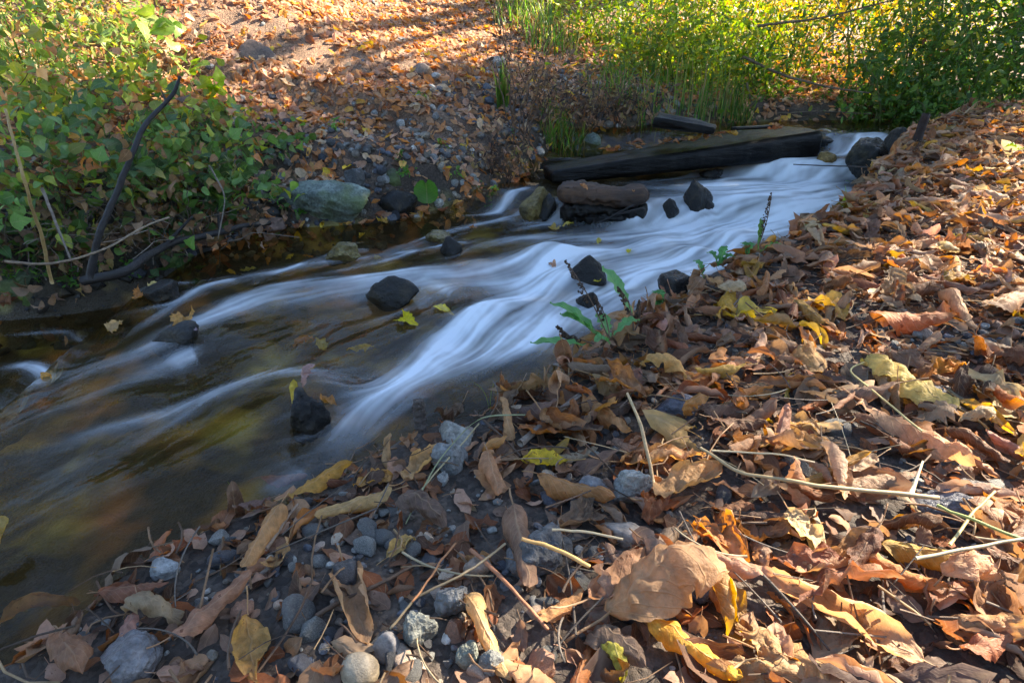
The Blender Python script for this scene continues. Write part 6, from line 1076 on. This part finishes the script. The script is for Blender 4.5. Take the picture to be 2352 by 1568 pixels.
q1, q2 = np.quantile(side, [.33, .66])
for nm, m_, b_, lb in [('overhanging_tree', side < q1, (3.2, 9.6), 'leafy tree far up the stream whose unseen boughs reach over and shade the water'), ('overhanging_tree', (side >= q1) & (side < q2), (5.9, 6.4), 'leafy tree behind the dark shrubs with unseen boughs shading the cascade'), ('overhanging_tree', side >= q2, (6.6, 3.4), 'leafy tree beyond the near bank with unseen boughs shading its edge')]:
    cp = CP[m_]; tree(nm, lb, (b_[0], b_[1], H1(*b_)), (b_[0] * .9, b_[1] * .93, cp[:, 2].mean() - .2), cp, .13, [((.08, .15, .03), 1), ((.14, .20, .04), 1), ((.3, .25, .05), 1)], .2, 9, .26)
TB = [(-4.5, 12.5, 4.5), (-1.5, 13, 5), (1.2, 12.5, 5), (3.6, 13.5, 5.5), (6.2, 12.5, 5), (8.5, 11, 5), (10, 8.5, 5), (10.5, 5.5, 5), (-7.5, 10, 4.5), (-9, 6.5, 4.5)]
TL = ['golden tree beyond the slope top', 'second golden tree beyond the slope, nearer the stream', 'yellow tree behind the thicket', 'tall yellow tree glowing behind the willows', 'yellow-green tree past the stream bend', 'green-gold tree behind the corner shrubs', 'green tree beyond the outermost shrub', 'green tree set back from the near bank', 'golden tree far over the bramble slope', 'dull yellow tree beyond the bramble bank']
for (x, y, h), lb in zip(TB, TL):
    n = 70; z0 = H1(x, y); d = g9.normal(0, 1, (n, 3)); d /= np.linalg.norm(d, axis=1, keepdims=True); cp = np.array([x, y, z0 + h * .52]) + d * np.array([1.7, 1.3, h * .5]) * g9.random((n, 1)) ** .4
    tree('tree', lb, (x, y, z0), (x, y, z0 + h * .7), cp, .13, YEL if 'gold' in lb or 'yellow' in lb else GREEN, .14, 26, .4, 'trees behind the stream', 5)
for k, (x, y) in enumerate([(-5.2, -1.6), (-3.2, -3.6), (-.6, -4.4), (2.2, -4.2), (4.6, -2.8)]):  # trees added behind the camera to darken reflections and cut sky light
    n = 80; z0 = H1(x, y); d = g9.normal(0, 1, (n, 3)); d /= np.linalg.norm(d, axis=1, keepdims=True); cp = np.array([x, y, z0 + 1.7]) + d * np.array([1.5, 1.0, 1.7]) * g9.random((n, 1)) ** .4
    tree('tree', ['unseen leafy tree downstream on the near side', 'unseen leafy tree behind the near bank, beyond the brook bend', 'unseen leafy tree straight behind the near bank', 'unseen leafy tree behind the leaf-covered path', 'unseen leafy tree at the inland side of the path'][k], (x, y, z0), (x, y, z0 + 2.6), cp, .13, GREEN + DRYB[:1], .14, 30, .4, 'trees added behind the near bank to cut sky light', 5)
for u, v, x, y, lb in [(1300, 0, .55, 7.3, 'dark leaning tree trunk at the top of the slope'), (1420, 0, 1.25, 7.0, 'dark tree trunk behind the lime bushes')]:
    z = H1(x, y); P = np.array([[x + .12 * s, y + .1 * s, z - .1 + s * 2.2] for s in np.linspace(0, 1, 12)]); V, F = tube(P, np.linspace(.11, .06, 12), 12, .02); o = empty('tree', P[0]); mk('trunk', V - P[0], F, M['trunk'], o); tag(o, lb, 'tree')
# ------------------------------------------------------------------ labels for the many small things
LMA = np.array([[a[1], a[2]] for a in LM]); used = set()
def near_words(o):
    v = np.array([o.location.x, o.location.y]); d = np.hypot(*(LMA - v).T); out = []
    for k in np.argsort(d)[:14]:
        r = v - LMA[k]; up_ = r @ np.array([.8, .6]); pa = r @ np.array([.6, -.8]); c = 'upstream of' if up_ > abs(pa) else 'downstream of' if -up_ > abs(pa) else 'inland from' if pa > 0 else 'streamward of'
        D_ = d[k]; q = 'touching' if D_ < .03 else 'a thumb' if D_ < .07 else 'a hand' if D_ < .14 else 'two hands' if D_ < .24 else 'a forearm' if D_ < .40 else 'an arm' if D_ < .7 else 'a stride' if D_ < 1.1 else 'two strides' if D_ < 2 else 'some strides'
        out.append(f"beside {LM[k][0]}" if q == 'touching' else f"{q} {c} {LM[k][0]}")
    return out
for o, head, cat, grp in AUTO:
    cands = [f"{head}, {w}" for w in near_words(o)]; cands = [c for c in cands if len(c.split()) <= 16] or [' '.join(cands[0].split()[:16])]
    lab = next((c for c in cands if c not in used), cands[0]); used.add(lab); tag(o, lab, cat, grp)
print('objects', len(COL.objects))
# ------------------------------------------------------------------ light
w = bpy.data.worlds.new('World'); SC.world = w; w.use_nodes = True; t = w.node_tree; t.nodes.clear(); n = N(t)
el = math.asin(SUN[2]); az = math.atan2(SUN[0], SUN[1])
sk = n('TexSky', sky_type='NISHITA', sun_disc=False, sun_elevation=el, sun_rotation=az, altitude=100.0, air_density=1.0, dust_density=.4, ozone_density=1.4)
bg = n('Background', {'Color': sk.outputs[0], 'Strength': .10}); n('OutputWorld', {'Surface': bg.outputs[0]})
ld = bpy.data.lights.new('sun', 'SUN'); ld.energy = 5.0; ld.angle = R(.8); ld.color = (1, .88, .70); lo = bpy.data.objects.new('sun', ld); COL.objects.link(lo)
lo.rotation_euler = Vector(-SUN).to_track_quat('-Z', 'Y').to_euler(); lo.location = (6, 6, 8)
vs = SC.view_settings; SC.display_settings.display_device = 'sRGB'; vs.view_transform = 'Standard'; vs.look = 'None'; vs.gamma = 1; vs.use_curve_mapping = False; vs.exposure = 2.5
cy = SC.cycles; cy.use_denoising = True; cy.max_bounces = 6; cy.transparent_max_bounces = 12; cy.diffuse_bounces = 3; cy.glossy_bounces = 3; cy.transmission_bounces = 3
cy.use_adaptive_sampling = True; cy.adaptive_threshold = .02; cy.caustics_reflective = False; cy.caustics_refractive = False; cy.sample_clamp_indirect = 4
bpy.context.view_layer.update()
